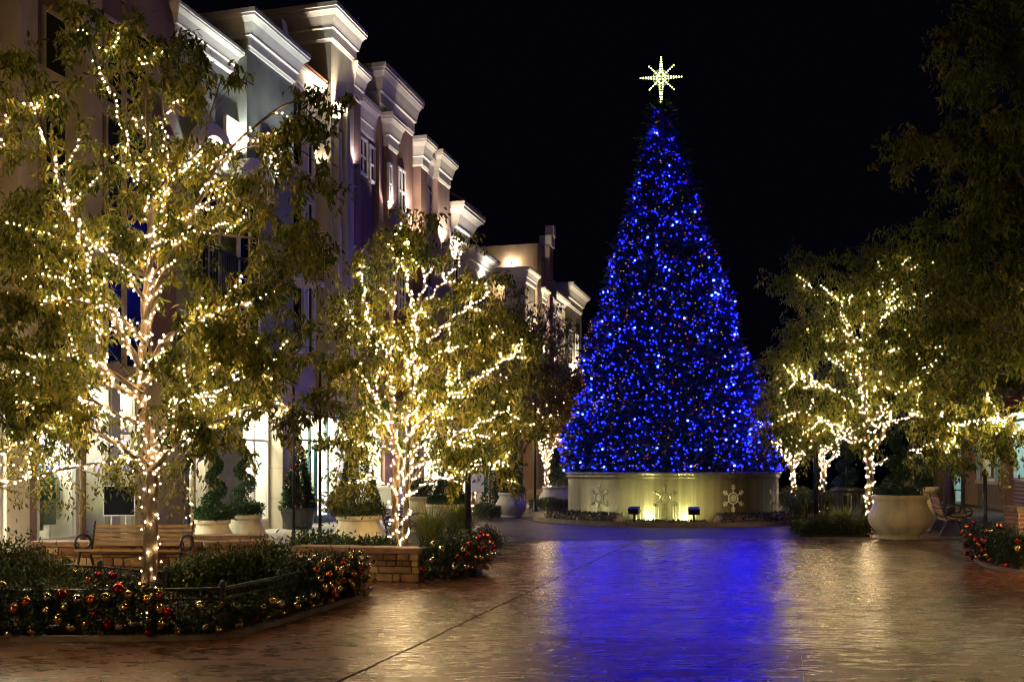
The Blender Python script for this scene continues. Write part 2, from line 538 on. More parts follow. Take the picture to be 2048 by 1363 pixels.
walk2 = MB().sbox(16, 75, 6.0, 8.6, -0.03, 0.012).build('sidewalk', mat('sidewalk_dark', (0.15, 0.11, 0.09), 0.7, 0.15, 2, 0.2, 30)); tag(walk2, kind='structure')

# ================================================================ buildings
def facade_empty(name, s, t, label):
    return empty(name, st(s, t, 0), label, 'building', rz=-TH)

def profile_run(mb, prof, s0, s1, t, zb, ret0=0.0, ret1=0.0):
    """a moulding: prof = [(proud, z)...] swept along the facade, with returns at both ends (depth of the return)"""
    a = [st(s0 - p, t + p, zb + z) for p, z in prof]
    b = [st(s1 + p, t + p, zb + z) for p, z in prof]
    n = len(prof)
    back0 = [st(s0 - p, t - ret0, zb + z) for p, z in prof]
    back1 = [st(s1 + p, t - ret1, zb + z) for p, z in prof]
    vv = back0 + a + b + back1
    ff = []
    for i in range(n - 1):
        for k in range(3):
            ff.append((k * n + i, (k + 1) * n + i, (k + 1) * n + i + 1, k * n + i + 1))
    ff.append(tuple(range(n)))
    ff.append(tuple(reversed(range(3 * n, 4 * n))))
    ff.append((0, n, 2 * n, 3 * n))
    ff.append((n - 1, 4 * n - 1, 3 * n - 1, 2 * n - 1))
    mb.add(vv, ff)

def cornice_prof(h, p):
    return [(0.0, 0), (0.10 * p, 0.0), (0.10 * p + 0.03, 0.07 * h), (0.22 * p, 0.08 * h), (0.22 * p, 0.34 * h), (0.40 * p, 0.36 * h), (0.40 * p, 0.42 * h),
            (0.45 * p, 0.5 * h), (0.6 * p, 0.68 * h), (0.85 * p, 0.8 * h), (0.92 * p, 0.8 * h), (0.95 * p, 0.87 * h), (p, 0.88 * h), (p, h), (0.0, h)]

def cornice(b, m, s0, s1, t, ztop, h, p, ret0=1.0, ret1=1.0, name='cornice'):
    mb = MB(); profile_run(mb, cornice_prof(h, p), s0, s1, t, ztop - h, ret0, ret1)
    return fix_normals(mb.build(name, m, b))

M_pane_dark = mat('dark_window_glass', (0.012, 0.015, 0.02), 0.12, 0.0, spec=0.25)
def window(b, s0, s1, z0, z1, t, mf, nx=1, rows=(1.0,), fw=0.07, depth=0.05, pane=None, mw_=0.05):
    """frame bars with panes set back in them; t is the wall plane"""
    fr = MB()
    d0, d1 = t - 0.03, t + depth
    fr.sbox(s0, s0 + fw, d0, d1, z0, z1); fr.sbox(s1 - fw, s1, d0, d1, z0, z1)
    fr.sbox(s0 + fw, s1 - fw, d0, d1, z0, z0 + fw); fr.sbox(s0 + fw, s1 - fw, d0, d1, z1 - fw, z1)
    xs = [s0 + fw + (s1 - s0 - 2 * fw) * i / nx for i in range(nx + 1)]
    zs = [z0 + fw]
    tot = sum(rows)
    for r in rows: zs.append(zs[-1] + (z1 - z0 - 2 * fw) * r / tot)
    for x in xs[1:-1]: fr.sbox(x - mw_ / 2, x + mw_ / 2, d0, d1 - 0.012, z0 + fw, z1 - fw)
    for z in zs[1:-1]: fr.sbox(s0 + fw, s1 - fw, d0, d1 - 0.02, z - mw_ / 2, z + mw_ / 2)
    f = fr.build('window', mf, b)
    for i in range(nx):
        for j in range(len(rows)):
            e = mw_ / 2 * 0.8
            MB().sbox(xs[i] + (e if i else 0), xs[i + 1] - (e if i < nx - 1 else 0), t - 0.02, t + 0.012, zs[j] + (e if j else 0), zs[j + 1] - (e if j < len(rows) - 1 else 0)).build('pane', pane or M_pane_dark, f)
    return f

M_mauve = mat('mauve_stucco', (0.23, 0.135, 0.125), 0.9, 0.22, 1.6, 0.25, 45, stretch=(1, 1, 0.22))
M_brown = mat('brown_stucco', (0.27, 0.155, 0.12), 0.9, 0.22, 1.6, 0.25, 45, stretch=(1, 1, 0.22))
M_plum = mat('plum_stucco', (0.14, 0.085, 0.09), 0.9, 0.22, 1.6, 0.25, 45, stretch=(1, 1, 0.22))
M_beige = mat('beige_stucco', (0.46, 0.38, 0.28), 0.88, 0.22, 1.6, 0.25, 45, stretch=(1, 1, 0.22))
M_green = mat('grey_green_stucco', (0.26, 0.28, 0.255), 0.88, 0.2, 0.9, 0.15, 50)
M_cream = mat('cream_stucco', (0.58, 0.51, 0.39), 0.88, 0.22, 1.6, 0.25, 45, stretch=(1, 1, 0.22))
M_trim = mat('trim_paint', (0.66, 0.60, 0.53), 0.7, 0.05, 3)
M_white = mat('white_trim', (0.74, 0.70, 0.66), 0.6, 0.05, 3)
M_tan = mat('tan_stucco', (0.46, 0.32, 0.2), 0.9, 0.22, 1.6, 0.25, 45, stretch=(1, 1, 0.22))
M_rose = mat('rose_stucco', (0.42, 0.28, 0.24), 0.9, 0.22, 1.6, 0.25, 45, stretch=(1, 1, 0.22))
M_tile = mat('roof_tile', (0.35, 0.14, 0.08), 0.8, 0.25, 5)
M_room = mat('shop_wall', (0.8, 0.76, 0.68), 0.8, 0.05)
M_roomfloor = mat('shop_floor', (0.4, 0.33, 0.25), 0.4, 0.1)
M_alu = mat('aluminium_frame', (0.5, 0.5, 0.45), 0.4, 0.05)
M_teal = mat('teal_paint', (0.03, 0.13, 0.16), 0.45, 0.08)
M_violet = mat('violet_grey_stucco', (0.3, 0.27, 0.36), 0.8, 0.08)
M_shopglass = glass('shop_glass')

def spot(name, loc, target, power, size, blend, color, parent, radius=0.06):
    d = bpy.data.lights.new(name, 'SPOT')
    d.energy = power * L_UP; d.spot_size = math.radians(size); d.spot_blend = blend; d.color = color; d.shadow_soft_size = radius
    o = bpy.data.objects.new(name, d)
    loc = Vector(loc)
    q = (Vector(target) - loc).to_track_quat('-Z', 'Y')
    M = Matrix.LocRotScale(loc, q, None)
    if parent is not None:
        o.parent = parent; M = mw(parent).inverted() @ M
    l, q, s = M.decompose(); o.location = l; o.rotation_euler = q.to_euler()
    col.objects.link(o)
    return o

M_lens = emit('lamp_lens', (1.0, 0.9, 0.7), 8)
M_bronze = mat('bronze_housing', (0.06, 0.045, 0.03), 0.4, 0.1, metal=0.6)
def sconce(s, t, z, label, power=60, color=(1.0, 0.86, 0.62), aim=3.0, group='up-lights on the left facades', size=135, off=0.28):
    """a half-bowl wall light that throws its light up the facade"""
    e = empty('wall_sconce', st(s, t, z), label, 'wall light', rz=-TH, group=group)
    mb = MB()
    n = 10
    prof = [(0.03, -0.2), (0.09, -0.16), (0.14, -0.06), (0.16, 0.0)]
    vv = []; ff = []
    for r, zz in prof:
        for k in range(n + 1):
            a = math.pi * k / n
            vv.append(st(s + r * math.cos(a), t + 0.03 + (off - 0.12) * r / 0.16 * math.sin(a) * 1.3, z + zz))
    for i in range(len(prof) - 1):
        for k in range(n):
            q = i * (n + 1) + k
            ff.append((q, q + 1, q + n + 2, q + n + 1))
    mb.add(vv, ff)
    mb.sbox(s - 0.06, s + 0.06, t, t + 0.05, z - 0.3, z - 0.02)
    mb.build('housing', M_bronze, e)
    MB().sbox(s - 0.09, s + 0.09, t + 0.07, t + 0.17, z - 0.03, z - 0.01).build('lens', M_lens, e)
    spot('lamp', st(s, t + 0.22, z + 0.03), st(s, t + 0.22 - 0.10 * aim, z + aim), power, size, 0.8, color, e)
    return e

T0 = -14.0
# ---- building 1: mauve block with beige pilasters
b1 = facade_empty('mauve_building', 14.0, T0, 'mauve stucco building with beige pilasters at the left edge')
GF = 3.9
e1 = fs(353, T0)
MB().sbox(7.0, e1, T0 - 6, T0, GF, 17.5).build('wall', M_mauve, b1)
def pil(px0, pxm, px1, t, m, b, z1=17.5, z0=GF - 0.3):
    s0 = fs(pxm, t + 0.0)
    s1 = fs(px1, t + 0.28)
    return MB().sbox(s0 - 0.25, s1, t - 0.02, t + 0.28, z0, z1).build('pilaster', m, b)
for pxm, px1 in ((52, 62), (182, 192)):
    sc_ = fs(px1, T0 + 0.35)
    MB().sbox(sc_ - 0.5, sc_, T0, T0 + 0.5, GF - 0.2, 17.6).build('pilaster', M_beige, b1)
sc_ = fs(-70, T0 + 0.35); MB().sbox(sc_ - 0.5, sc_, T0, T0 + 0.5, GF - 0.2, 17.6).build('pilaster', M_beige, b1)
for px0, px1, yt in ((83, 146, 15), (208, 246, 25), (246, 300, 45)):
    s0, s1 = fs(px0, T0), fs(px1, T0)
    zt = fz((px0 + px1) / 2, yt + 15, T0)
    window(b1, s0, s1, zt - 4.6, zt, T0, M_beige, 1, (1.1, 1.4, 1.3), fw=0.075, depth=0.05, mw_=0.09)
    window(b1, s0, s1, zt - 8.0, zt - 5.4, T0, M_beige, 1, (1, 1), fw=0.075, depth=0.05)
window(b1, fs(250, T0), fs(330, T0), 13.6, 16.8, T0, M_beige, 2, (1,), fw=0.08, depth=0.05)
window(b1, fs(83, T0), fs(146, T0), 13.8, 16.8, T0, M_beige, 1, (1,), fw=0.08, depth=0.05)
for z in (GF - 0.25, 9.2):
    MB().sbox(7, e1 + 0.02, T0 + 0.0, T0 + 0.14, z, z + 0.28).build('band_course', M_beige, b1)

# ---- building 2: grey-green and cream block with a tower
b2 = facade_empty('tower_building', 26.0, T0, 'grey green and cream building with square corner tower and moulded cornices')
sA0, sA1, sB1, sC1, sD1 = fs(372, T0), fs(472, T0), fs(567, T0), fs(648, T0), fs(694, T0)
MB().sbox(e1 + 0.01, sA1, T0 - 6, T0 - 0.01, GF, 12.1).build('wall', M_green, b2)
cornice(b2, M_white, sA0 - 0.4, sA1 - 0.25, T0, 12.7, 0.7, 0.28, 1.6, 0.05)
MB().sbox(sA1, sB1, T0 - 6, T0 + 0.32, GF, 13.0).build('wall', M_green, b2)
cornice(b2, M_white, sA1 + 0.12, sB1 - 0.05, T0 + 0.32, 13.7, 0.95, 0.38, 5.0, 0.3)
MB().sbox(sB1, sC1, T0 - 6, T0 - 0.25, GF, 13.3).build('wall', M_cream, b2)
cornice(b2, M_trim, sB1 + 0.4, sC1 - 0.02, T0 - 0.25, 13.75, 0.62, 0.38, 0.2, 0.1, 'eave_moulding')
# clay tiles on the eave
sl = 14
tile = MB()
for k in range(7):
    a = math.pi * k / 6
    tile.add([], [])
tile_v = []; tile_f = []
for zz, yy in ((0, 0), (0.55, 0.9)):
    for k in range(7):
        a = math.pi * k / 6
        tile_v.append((0.09 * math.cos(a), -yy, 0.07 * math.sin(a) + zz))
for k in range(6): tile_f.append((k, k + 1, 8 + k, 7 + k))
tile_f.append(tuple(range(7)))
tile_me = bpy.data.meshes.new('roof_tile'); tile_me.from_pydata(tile_v, [], tile_f); tile_me.materials.append(M_tile)
roof = MB()
roof.add([st(sB1 + 0.2, T0 + 0.14, 13.76), st(sC1, T0 + 0.14, 13.76), st(sC1, T0 - 0.85, 14.3), st(sB1 + 0.2, T0 - 0.85, 14.3)], [(0, 1, 2, 3)])
roof = roof.build('roof', M_tile, b2)
RZ = Matrix.Rotation(-TH, 4, 'Z') @ Matrix.Rotation(math.radians(-90), 4, 'Z')
nt_ = 14
for k in range(nt_):
    s = sB1 + 0.4 + (sC1 - sB1 - 0.5) * k / (nt_ - 1)
    inst('roof_tile', tile_me, roof, Matrix.Translation(st(s, T0 + 0.16, 13.77)) @ RZ)
MB().extrude([st(sB1 + 0.05, T0 - 0.5, 13.3), st(sB1 + 0.05, T0 + 0.2, 13.3), st(sB1 + 0.05, T0 - 0.1, 14.75), st(sB1 + 0.05, T0 - 0.35, 14.75)], st(sB1 + 0.35, 0, 0) - st(sB1 + 0.05, 0, 0)).build('parapet_fin', M_trim, b2)
TT = T0 + 0.25
MB().sbox(sC1, sD1, T0 - 7, TT, GF, 15.5).build('wall', M_cream, b2)
cornice(b2, M_white, sC1 + 0.02, sD1 - 0.02, TT, 16.2, 1.1, 0.36, 7.0, 3.0)
# tall shallow frame on the tower face
p0, p1 = fs(668, TT), fs(689, TT)
zt = fz(680, 215, TT)
fr = MB()
fr.sbox(p0, p0 + 0.16, TT, TT + 0.16, 4, zt); fr.sbox(p1 - 0.22, p1, TT, TT + 0.2, 4, zt); fr.sbox(p0 + 0.16, p1 - 0.22, TT, TT + 0.18, zt - 0.22, zt)
fr.build('pier_frame', M_cream, b2)
for y0, y1 in ((430, 305), (520, 390)):
    pass
window(b2, p0 + 0.25, p1 - 0.3, 10.6, 12.6, TT, M_white, 1, (1, 1))
window(b2, p0 + 0.25, p1 - 0.3, 7.0, 9.4, TT, M_white, 1, (1, 1.4))
# window bay C
for zlo, zhi in ((10.7, 12.9), (8.05, 10.0), (5.2, 7.5)):
    s0, s1, s2, s3 = fs(577, T0), fs(620, T0), fs(624, T0), fs(640, T0)
    window(b2, s0 - 0.35, s1, zlo, zhi, T0 - 0.25, M_white, 2, (1,), fw=0.11, depth=0.1, mw_=0.1)
    window(b2, s2, s3, zlo, zhi, T0 - 0.25, M_white, 1, (1,), fw=0.1, depth=0.1)
def railing(b, s0, s1, t0, t1, z0, z1):
    r = MB(); r.sbox(s0, s1, t0, t1, z0 - 0.12, z0).build('balcony_slab', M_trim, b)
    mb = MB()
    mb.sbox(s0, s1, t1 - 0.05, t1 - 0.01, z1 - 0.05, z1); mb.sbox(s0, s1, t1 - 0.05, t1 - 0.01, z0 + 0.06, z0 + 0.1)
    mb.sbox(s0, s0 + 0.04, t0, t1 - 0.05, z1 - 0.05, z1)
    n = int((s1 - s0) / 0.11)
    for i in range(n + 1):
        s = s0 + 0.02 + (s1 - s0 - 0.04) * i / n
        mb.sbox(s - 0.012, s + 0.012, t1 - 0.04, t1 - 0.02, z0 + 0.1, z1 - 0.05)
    for i in range(5):
        t = t0 + (t1 - t0) * i / 5
        mb.sbox(s0 + 0.01, s0 + 0.03, t, t + 0.02, z0, z1 - 0.05)
    mb.build('railing', M_iron, b)
railing(b2, sB1 + 0.02, fs(640, T0 + 0.4), T0 - 0.25, T0 + 0.55, 7.3, 8.5)
# arched hoods with windows on walls A and B
def arch(b, sc, t, zc, r, m):
    mb = MB(); n = 14
    vo = []; 
    for k in range(n + 1):
        a = math.pi * k / n
        for rr, p in ((r, 0.0), (r, 0.28), (r + 0.28, 0.28), (r + 0.28, 0.0)):
            vo.append(st(sc - rr * math.cos(a), t + p, zc + rr * math.sin(a) * 1.05))
    ff = []
    for k in range(n):
        for q in range(4):
            q2 = (q + 1) % 4
            ff.append((k * 4 + q, k * 4 + q2, k * 4 + 4 + q2, k * 4 + 4 + q))
    ff.append((0, 1, 2, 3)); ff.append((n * 4 + 3, n * 4 + 2, n * 4 + 1, n * 4))
    mb.add(vo, ff)
    return fix_normals(mb.build('arched_hood', m, b))
sa = fs(415, T0); arch(b2, sa, T0, 9.35, 0.62, M_white)
window(b2, sa - 0.55, sa + 0.55, 6.0, 9.3, T0, M_white, 2, (1, 1.6))
sb = fs(497, T0 + 0.32); arch(b2, sb, T0 + 0.32, 8.9, 0.62, M_white)
window(b2, sb - 0.55, sb + 0.55, 5.3, 8.8, T0 + 0.32, M_white, 2, (1, 1.6))
railing(b2, sb - 0.75, sb + 0.6, T0 + 0.32, T0 + 0.8, 6.0, 7.1)
railing(b2, sa - 0.75, sa + 0.6, T0, T0 + 0.5, 6.0, 7.1)
for (s0, s1, t, z) in ((e1, sA1, T0, 4.3), (sA1, sB1, T0 + 0.32, 4.3), (sA1 + 0.01, sB1 + 0.01, T0 + 0.32, 9.6 - 1.6)):
    pass
# balcony-like ledge blocks that carry the up-lights
for px, py, t, w in ((467, 300, T0, 0.5), (553, 352, T0 + 0.32, 0.55)):
    s, z = fs(px, t), fz(px, py, t)
    MB().sbox(s - w, s + 0.32, t, t + 0.1, z + 0.15, z + 0.75).build('wall_panel', M_white, b2)

# ---- building 3: mauve and plum block
b3 = facade_empty('plum_building', 36.0, T0, 'mauve and plum building with stepped cornices beyond the tower')
q = [fs(p, T0) for p in (694, 713, 768, 787, 833, 846, 866, 890)]
TB = T0
MB().sbox(q[0] + 0.01, q[1], T0 - 6, T0 + 0.15, GF, 14.6).build('wall', M_mauve, b3)
cornice(b3, M_trim, q[0] + 0.15, q[1] - 0.05, T0 + 0.15, 15.1, 1.1, 0.32, 0.3, 0.3)
MB().sbox(q[1], q[2], T0 - 6, T0 - 0.2, GF, 14.3).build('wall', M_plum, b3)
cornice(b3, M_trim, q[1] + 0.1, q[2] - 0.3, T0 - 0.2, 14.6, 1.25, 0.22, 0.1, 0.1)
MB().sbox(q[2], q[3], T0 - 5, T0 + 0.15, GF, 14.0).build('wall', M_brown, b3)
cornice(b3, M_trim, q[2] + 0.05, q[3] - 0.1, T0 + 0.15, 14.5, 1.2, 0.32, 0.4, 0.3)
sT0 = fs(757, T0)
MB().sbox(sT0 + 0.1, fs(826, T0), T0 - 7, T0 - 0.02, GF, 15.3).build('wall', M_brown, b3)
cornice(b3, M_trim, sT0 + 0.15, fs(826, T0) - 0.1, T0 - 0.02, 16.1, 1.45, 0.4, 6.0, 4.0)
sE = fs(816, T0)
MB().sbox(sE + 0.9, q[5], T0 - 5, T0 + 0.2, GF, 14.1).build('wall', M_brown, b3)
cornice(b3, M_trim, sE + 0.95, q[5] - 0.1, T0 + 0.2, 14.7, 1.15, 0.35, 1.0, 0.3)
MB().sbox(q[5], q[6], T0 - 5, T0 - 0.1, GF, 13.9).build('wall', M_plum, b3)
cornice(b3, M_trim, q[5] + 0.1, q[6] - 0.1, T0 - 0.1, 14.45, 1.15, 0.3, 0.1, 0.1)
MB().sbox(q[6], q[7], T0 - 5, T0 + 0.2, GF, 14.0).build('wall', M_rose, b3)
cornice(b3, M_trim, q[6] + 0.05, q[7] - 0.1, T0 + 0.2, 14.75, 1.15, 0.35, 0.4, 1.0)
for px0, px1, yt, yb, nx, t in ((716, 733, 275, 350, 2, T0 - 0.2), (737, 748, 292, 366, 1, T0 - 0.2), (781, 786.5, 327, 405, 1, T0 - 0.02 + 0.0), (794, 809, 338, 425, 2, T0 - 0.02), (848.5, 855, 375, 430, 1, T0 - 0.1), (856, 863, 384, 440, 1, T0 - 0.1)):
    if px0 == 781: t = T0 + 0.15; px0, px1 = 775, 783
    s0, s1 = fs(px0, t), fs(px1, t)
    xm = (px0 + px1) / 2
    window(b3, s0, s1, fz(xm, yb, t), fz(xm, yt, t), t, M_white, nx, (1, 1.1), fw=0.09, depth=0.07, mw_=0.08)
    window(b3, s0, s1, fz(xm, yb, t) - 4.0, fz(xm, yt, t) - 3.9, t, M_white, nx, (1, 1.1), fw=0.09, depth=0.07, mw_=0.08)
# score joints on the pilasters
for z in (6.4, 8.2, 10.0, 11.8):
    MB().sbox(q[0] + 0.02, q[1] + 0.002, T0 + 0.148, T0 + 0.153, z, z + 0.03).build('score_joint', M_plum, b3)
    MB().sbox(q[6] + 0.002, q[7] + 0.002, T0 + 0.198, T0 + 0.203, z, z + 0.03).build('score_joint', M_plum, b3)
    MB().sbox(sE + 0.92, q[5] + 0.002, T0 + 0.198, T0 + 0.203, z, z + 0.03).build('score_joint', M_plum, b3)

# ---- building 4: cream block with bracketed cornice
b4 = facade_empty('cream_building', 44.0, T0, 'cream building with deep flared cornice and tiled roof edge past the plum building')
s40, s41 = fs(893, T0) + 0.05, fs(938, T0)
MB().sbox(s40, s41, T0 - 6, T0 - 0.05, GF, 12.2).build('wall', M_cream, b4)
cornice(b4, M_trim, s40 + 0.9, s41 - 0.6, T0 + 0.0, 13.2, 1.5, 0.75, 4.0, 1.0)
rf = MB(); rf.sbox(s40 + 0.9, s41 - 0.6, T0 - 3, T0 + 0.6, 13.2, 13.28); rf = rf.build('roof', M_tile, b4)
for k in range(12):
    s = s40 + 0.8 + (s41 - s40 - 1.2) * k / 11
    inst('roof_tile', tile_me, rf, Matrix.Translation(st(s, T0 + 0.72, 13.25)) @ RZ)
s42 = fs(985, T0)
MB().sbox(s41, s42, T0 - 6, T0 - 0.2, GF, 11.4).build('wall', M_cream, b4)
cornice(b4, M_trim, s41 + 0.7, s42 - 0.3, T0 - 0.2, 12.0, 0.9, 0.55, 1.0, 0.3)
for px0, px1 in ((905, 918), (945, 960)):
    s0, s1 = fs(px0, T0), fs(px1, T0)
    t = T0 - (0.05 if px0 < 938 else 0.2)
    window(b4, s0, s1, 8.2, 10.6, t, M_white, 2, (1, 1.2)); window(b4, s0, s1, 4.8, 7.1, t, M_white, 2, (1, 1.2))

# ---- building 5: tan block with balcony and floodlights
b5 = facade_empty('tan_building', 52.0, -12.8, 'tan building with twin floodlights and a stepped rose parapet, far along the row')
MB().sbox(52.0, 53.1, -19, -12.8, 0, 13.8).build('wall', M_tan, b5)
MB().sbox(53.1, 54.0, -18, -12.85, 0, 13.1).build('wall', M_rose, b5)
MB().sbox(54.0, 54.9, -18, -12.6, 0, 14.1).build('wall', M_rose, b5)
fin = MB()
fin.sbox(54.05, 54.9, -13.2, -12.5, 14.1, 14.7); fin.sbox(54.4, 54.9, -12.95, -12.45, 14.7, 15.3)
fin.build('parapet_fin', M_trim, b5)
MB().sbox(54.9, 56.9, -18, -12.85, 0, 12.6).build('wall', M_rose, b5)
cornice(b5, M_trim, 53.15, 53.95, -12.85, 11.6, 0.8, 0.3, 0.1, 0.1, 'window_cornice')
cornice(b5, M_trim, 55.1, 56.7, -12.85, 11.4, 0.8, 0.3, 0.1, 0.1, 'window_cornice')
MB().sbox(49.8, 51.9, -14.0, -12.9, 7.8, 11.4).build('bay', M_cream, b5)
cornice(b5, M_trim, 49.9, 51.8, -12.9, 12.1, 0.8, 0.3, 1.6, 0.2, 'bay_cornice')
for s0, s1 in ((53.2, 53.9), (55.3, 56.5)):
    window(b5, s0, s1, 8.2, 10.5, -12.85, M_white, 2, (1, 1.3)); window(b5, s0, s1, 4.6, 7.0, -12.85, M_white, 2, (1, 1.3))
for z0 in (5.0, 8.4):
    f = MB()
    f.sbox(51.93, 52.0, -15.3, -15.2, z0, z0 + 2); f.sbox(51.93, 52.0, -14.2, -14.1, z0, z0 + 2); f.sbox(51.93, 52.0, -15.2, -14.2, z0, z0 + 0.1); f.sbox(51.93, 52.0, -15.2, -14.2, z0 + 1.9, z0 + 2)
    f = f.build('window', M_white, b5); MB().sbox(51.96, 51.99, -15.2, -14.2, z0 + 0.1, z0 + 1.9).build('pane', M_pane_dark, f)

# ---- building 6: last cream block
b6 = facade_empty('far_cream_building', 64.0, -13.4, 'pale cream building with flared cornices at the far end of the left row')
MB().sbox(56.95, 60.8, -19, -13.5, 0, 11.6).build('wall', M_cream, b6)
cornice(b6, M_trim, 57.2, 60.6, -13.5, 12.2, 1.0, 0.6, 1, 0.5)
MB().sbox(60.8, 66.0, -19, -13.2, 0, 12.4).build('wall', M_beige, b6)
cornice(b6, M_trim, 61.2, 65.6, -13.2, 13.3, 1.3, 0.6, 3, 1.5)
MB().sbox(66.0, 72.0, -19, -12.9, 0, 8.2).build('wall', M_beige, b6)
cornice(b6, M_trim, 66.2, 71.8, -12.9, 8.9, 0.9, 0.45, 1, 0.5)
for s0 in (57.6, 59.3, 61.8, 64.0):
    t = -13.5 if s0 < 60.8 else -13.2
    window(b6, s0, s0 + 0.95, 8.4, 10.6, t, M_white, 2, (1, 1.2)); window(b6, s0, s0 + 0.95, 4.8, 7.0, t, M_white, 2, (1, 1.2))

# up-lights
def sc_at(px, py, t, label, power, **k):
    return sconce(fs(px, t), t, fz(px, py, t), label, power, **k)
sc_at(664, 240, TT, 'glaring up-light on the cream tower face', 420, aim=3)
sc_at(552, 358, T0 + 0.32, 'up-light on the grey green wall left of the tower bay', 210, color=(0.93, 0.97, 0.85))
sc_at(468, 306, T0, 'up-light beneath the arched hood behind the big tree', 210, color=(0.93, 0.97, 0.85))
sc_at(392, 380, T0, 'up-light low on the grey green wall next to the mauve building', 130, color=(0.93, 0.97, 0.85))
sc_at(632, 330, T0 - 0.25, 'added small up-light between the windows of the cream bay', 18, aim=3)  # added lamp, no such fitting on the bay; brightens the eave above
sc_at(835, 472, T0 + 0.2, 'up-light on the lit brown pilaster of the plum building', 170)
sc_at(884, 486, T0 + 0.2, 'up-light on the last rose pilaster of the plum building', 170)
sc_at(705, 330, T0 + 0.15, 'up-light on the narrow mauve pilaster beside the tower', 40, color=(1, 0.85, 0.8))
sc_at(778, 420, T0 + 0.15, 'up-light on the brown pilaster in the middle of the plum building', 60, color=(1, 0.85, 0.75))
sc_at(812, 420, T0 - 0.02, 'up-light under the tallest cornice of the plum building', 80, color=(1, 0.85, 0.75))
sc_at(908, 520, T0 - 0.05, 'up-light on the flared cream building', 110, color=(1, 0.94, 0.8))
sc_at(960, 560, T0 - 0.2, 'up-light on the low wing of the flared cream building', 55, color=(1, 0.94, 0.8))
sconce(51.0, -12.9, 8.6, 'up-light on the small cream bay below the twin floodlights', 300)
sconce(53.55, -12.85, 8.0, 'up-light between the rose piers of the tan building', 360)
sconce(56.6, -12.85, 7.8, 'up-light on the rightmost rose pier of the tan building', 360)
sconce(63.2, -13.2, 7.4, 'up-light on the last cream building near the tree', 480)
sconce(58.9, -13.5, 7.4, 'up-light on the recessed part of the last cream building', 320)
# twin floodlights on the end wall of the tan building
fl = empty('twin_floodlight', st(52.0, -14.2, 12.8), 'pair of small floodlights on the tan end wall', 'floodlight', rz=-TH)
MB().sbox(51.85, 52.0, -14.35, -14.05, 12.75, 12.83).build('bracket', M_bronze, fl)
for dt in (-0.2, 0.2):
    MB().sbox(51.7, 51.86, -14.2 + dt - 0.11, -14.2 + dt + 0.11, 12.7, 12.88).build('lens', M_lens, fl)
spot('lamp', st(51.6, -14.2, 12.7), st(51.9, -14.2, 10.5), 420, 140, 0.9, (1, 0.8, 0.5), fl)

# ---------------------------------------------------------------- shop fronts, left
M_panel = emit('ceiling_panel', (1.0, 0.88, 0.66), 18.0)
M_panel_soft = emit('ceiling_panel_soft', (1.0, 0.86, 0.62), 10.0)
def room(b, s0, s1, t, depth, h, panel, wallm=None):
    r = MB()
    r.sbox(s0, s1, t - depth - 0.08, t - depth, 0.02, h); r.sbox(s0 - 0.06, s0, t - depth, t - 0.1, 0.02, h); r.sbox(s1, s1 + 0.06, t - depth, t - 0.1, 0.02, h)
    r.build('shop_interior', wallm or M_room, b)
    MB().sbox(s0, s1, t - depth, t - 0.08, 0.0, 0.02).build('shop_floor', M_roomfloor, b)
    MB().sbox(s0, s1, t - depth, t - 0.1, h, h + 0.06).build('shop_ceiling', M_room, b)
    if panel: MB().sbox(s0 + 0.15, s1 - 0.15, t - depth + 0.3, t - 0.45, h - 0.05, h - 0.02).build('ceiling_light', panel, b)
def shop_bay(b, s0, s1, t, h, nx, panel, frame=M_alu, depth=2.6, sill=0.25, sillm=None, transom=2.5, wallm=None):
    if sill > 0.02: MB().sbox(s0, s1, t - 0.12, t + 0.02, 0.012, sill).build('stall_riser', sillm or M_trim, b)
    rows = (transom - sill, h - transom)
    window(b, s0, s1, sill, h, t - 0.04, frame, nx, rows, fw=0.07, depth=0.06, pane=M_shopglass, mw_=0.06)
    room(b, s0, s1, t, depth, h, panel, wallm)
H1 = 3.5
def pier(b, s0, s1, t0, t1, m, z1=GF + 0.1, name='pier'):
    MB().sbox(s0, s1, t0, t1, 0.012, z1).build(name, m, b)
# building 1 ground floor
shop_bay(b1, 12.6, 15.35, T0, H1, 2, emit('bright_panel', (1.0, 0.93, 0.78), 30.0), depth=1.6)
pier(b1, 15.36, 15.95, T0 - 0.3, T0 + 0.12, M_cream); pier(b1, 15.95, 16.25, T0 - 0.3, T0 + 0.02, M_mauve)
shop_bay(b1, 16.26, 17.42, T0, H1, 1, M_panel, M_alu)
pier(b1, 17.43, 17.6, T0 - 0.2, T0 + 0.05, M_cream)
shop_bay(b1, 17.61, 18.45, T0, H1, 1, M_panel_soft, M_alu, sill=0.02)
pier(b1, 18.46, 18.7, T0 - 0.2, T0 + 0.05, M_alu)
shop_bay(b1, 18.71, 19.35, T0, H1, 1, M_panel_soft, M_alu, sill=0.02)
pier(b1, 19.36, e1, T0 - 0.3, T0 + 0.1, M_beige)
MB().sbox(7, e1, T0 - 2.0, T0 - 0.01, H1 + 0.07, GF - 0.002).build('lintel', M_beige, b1)
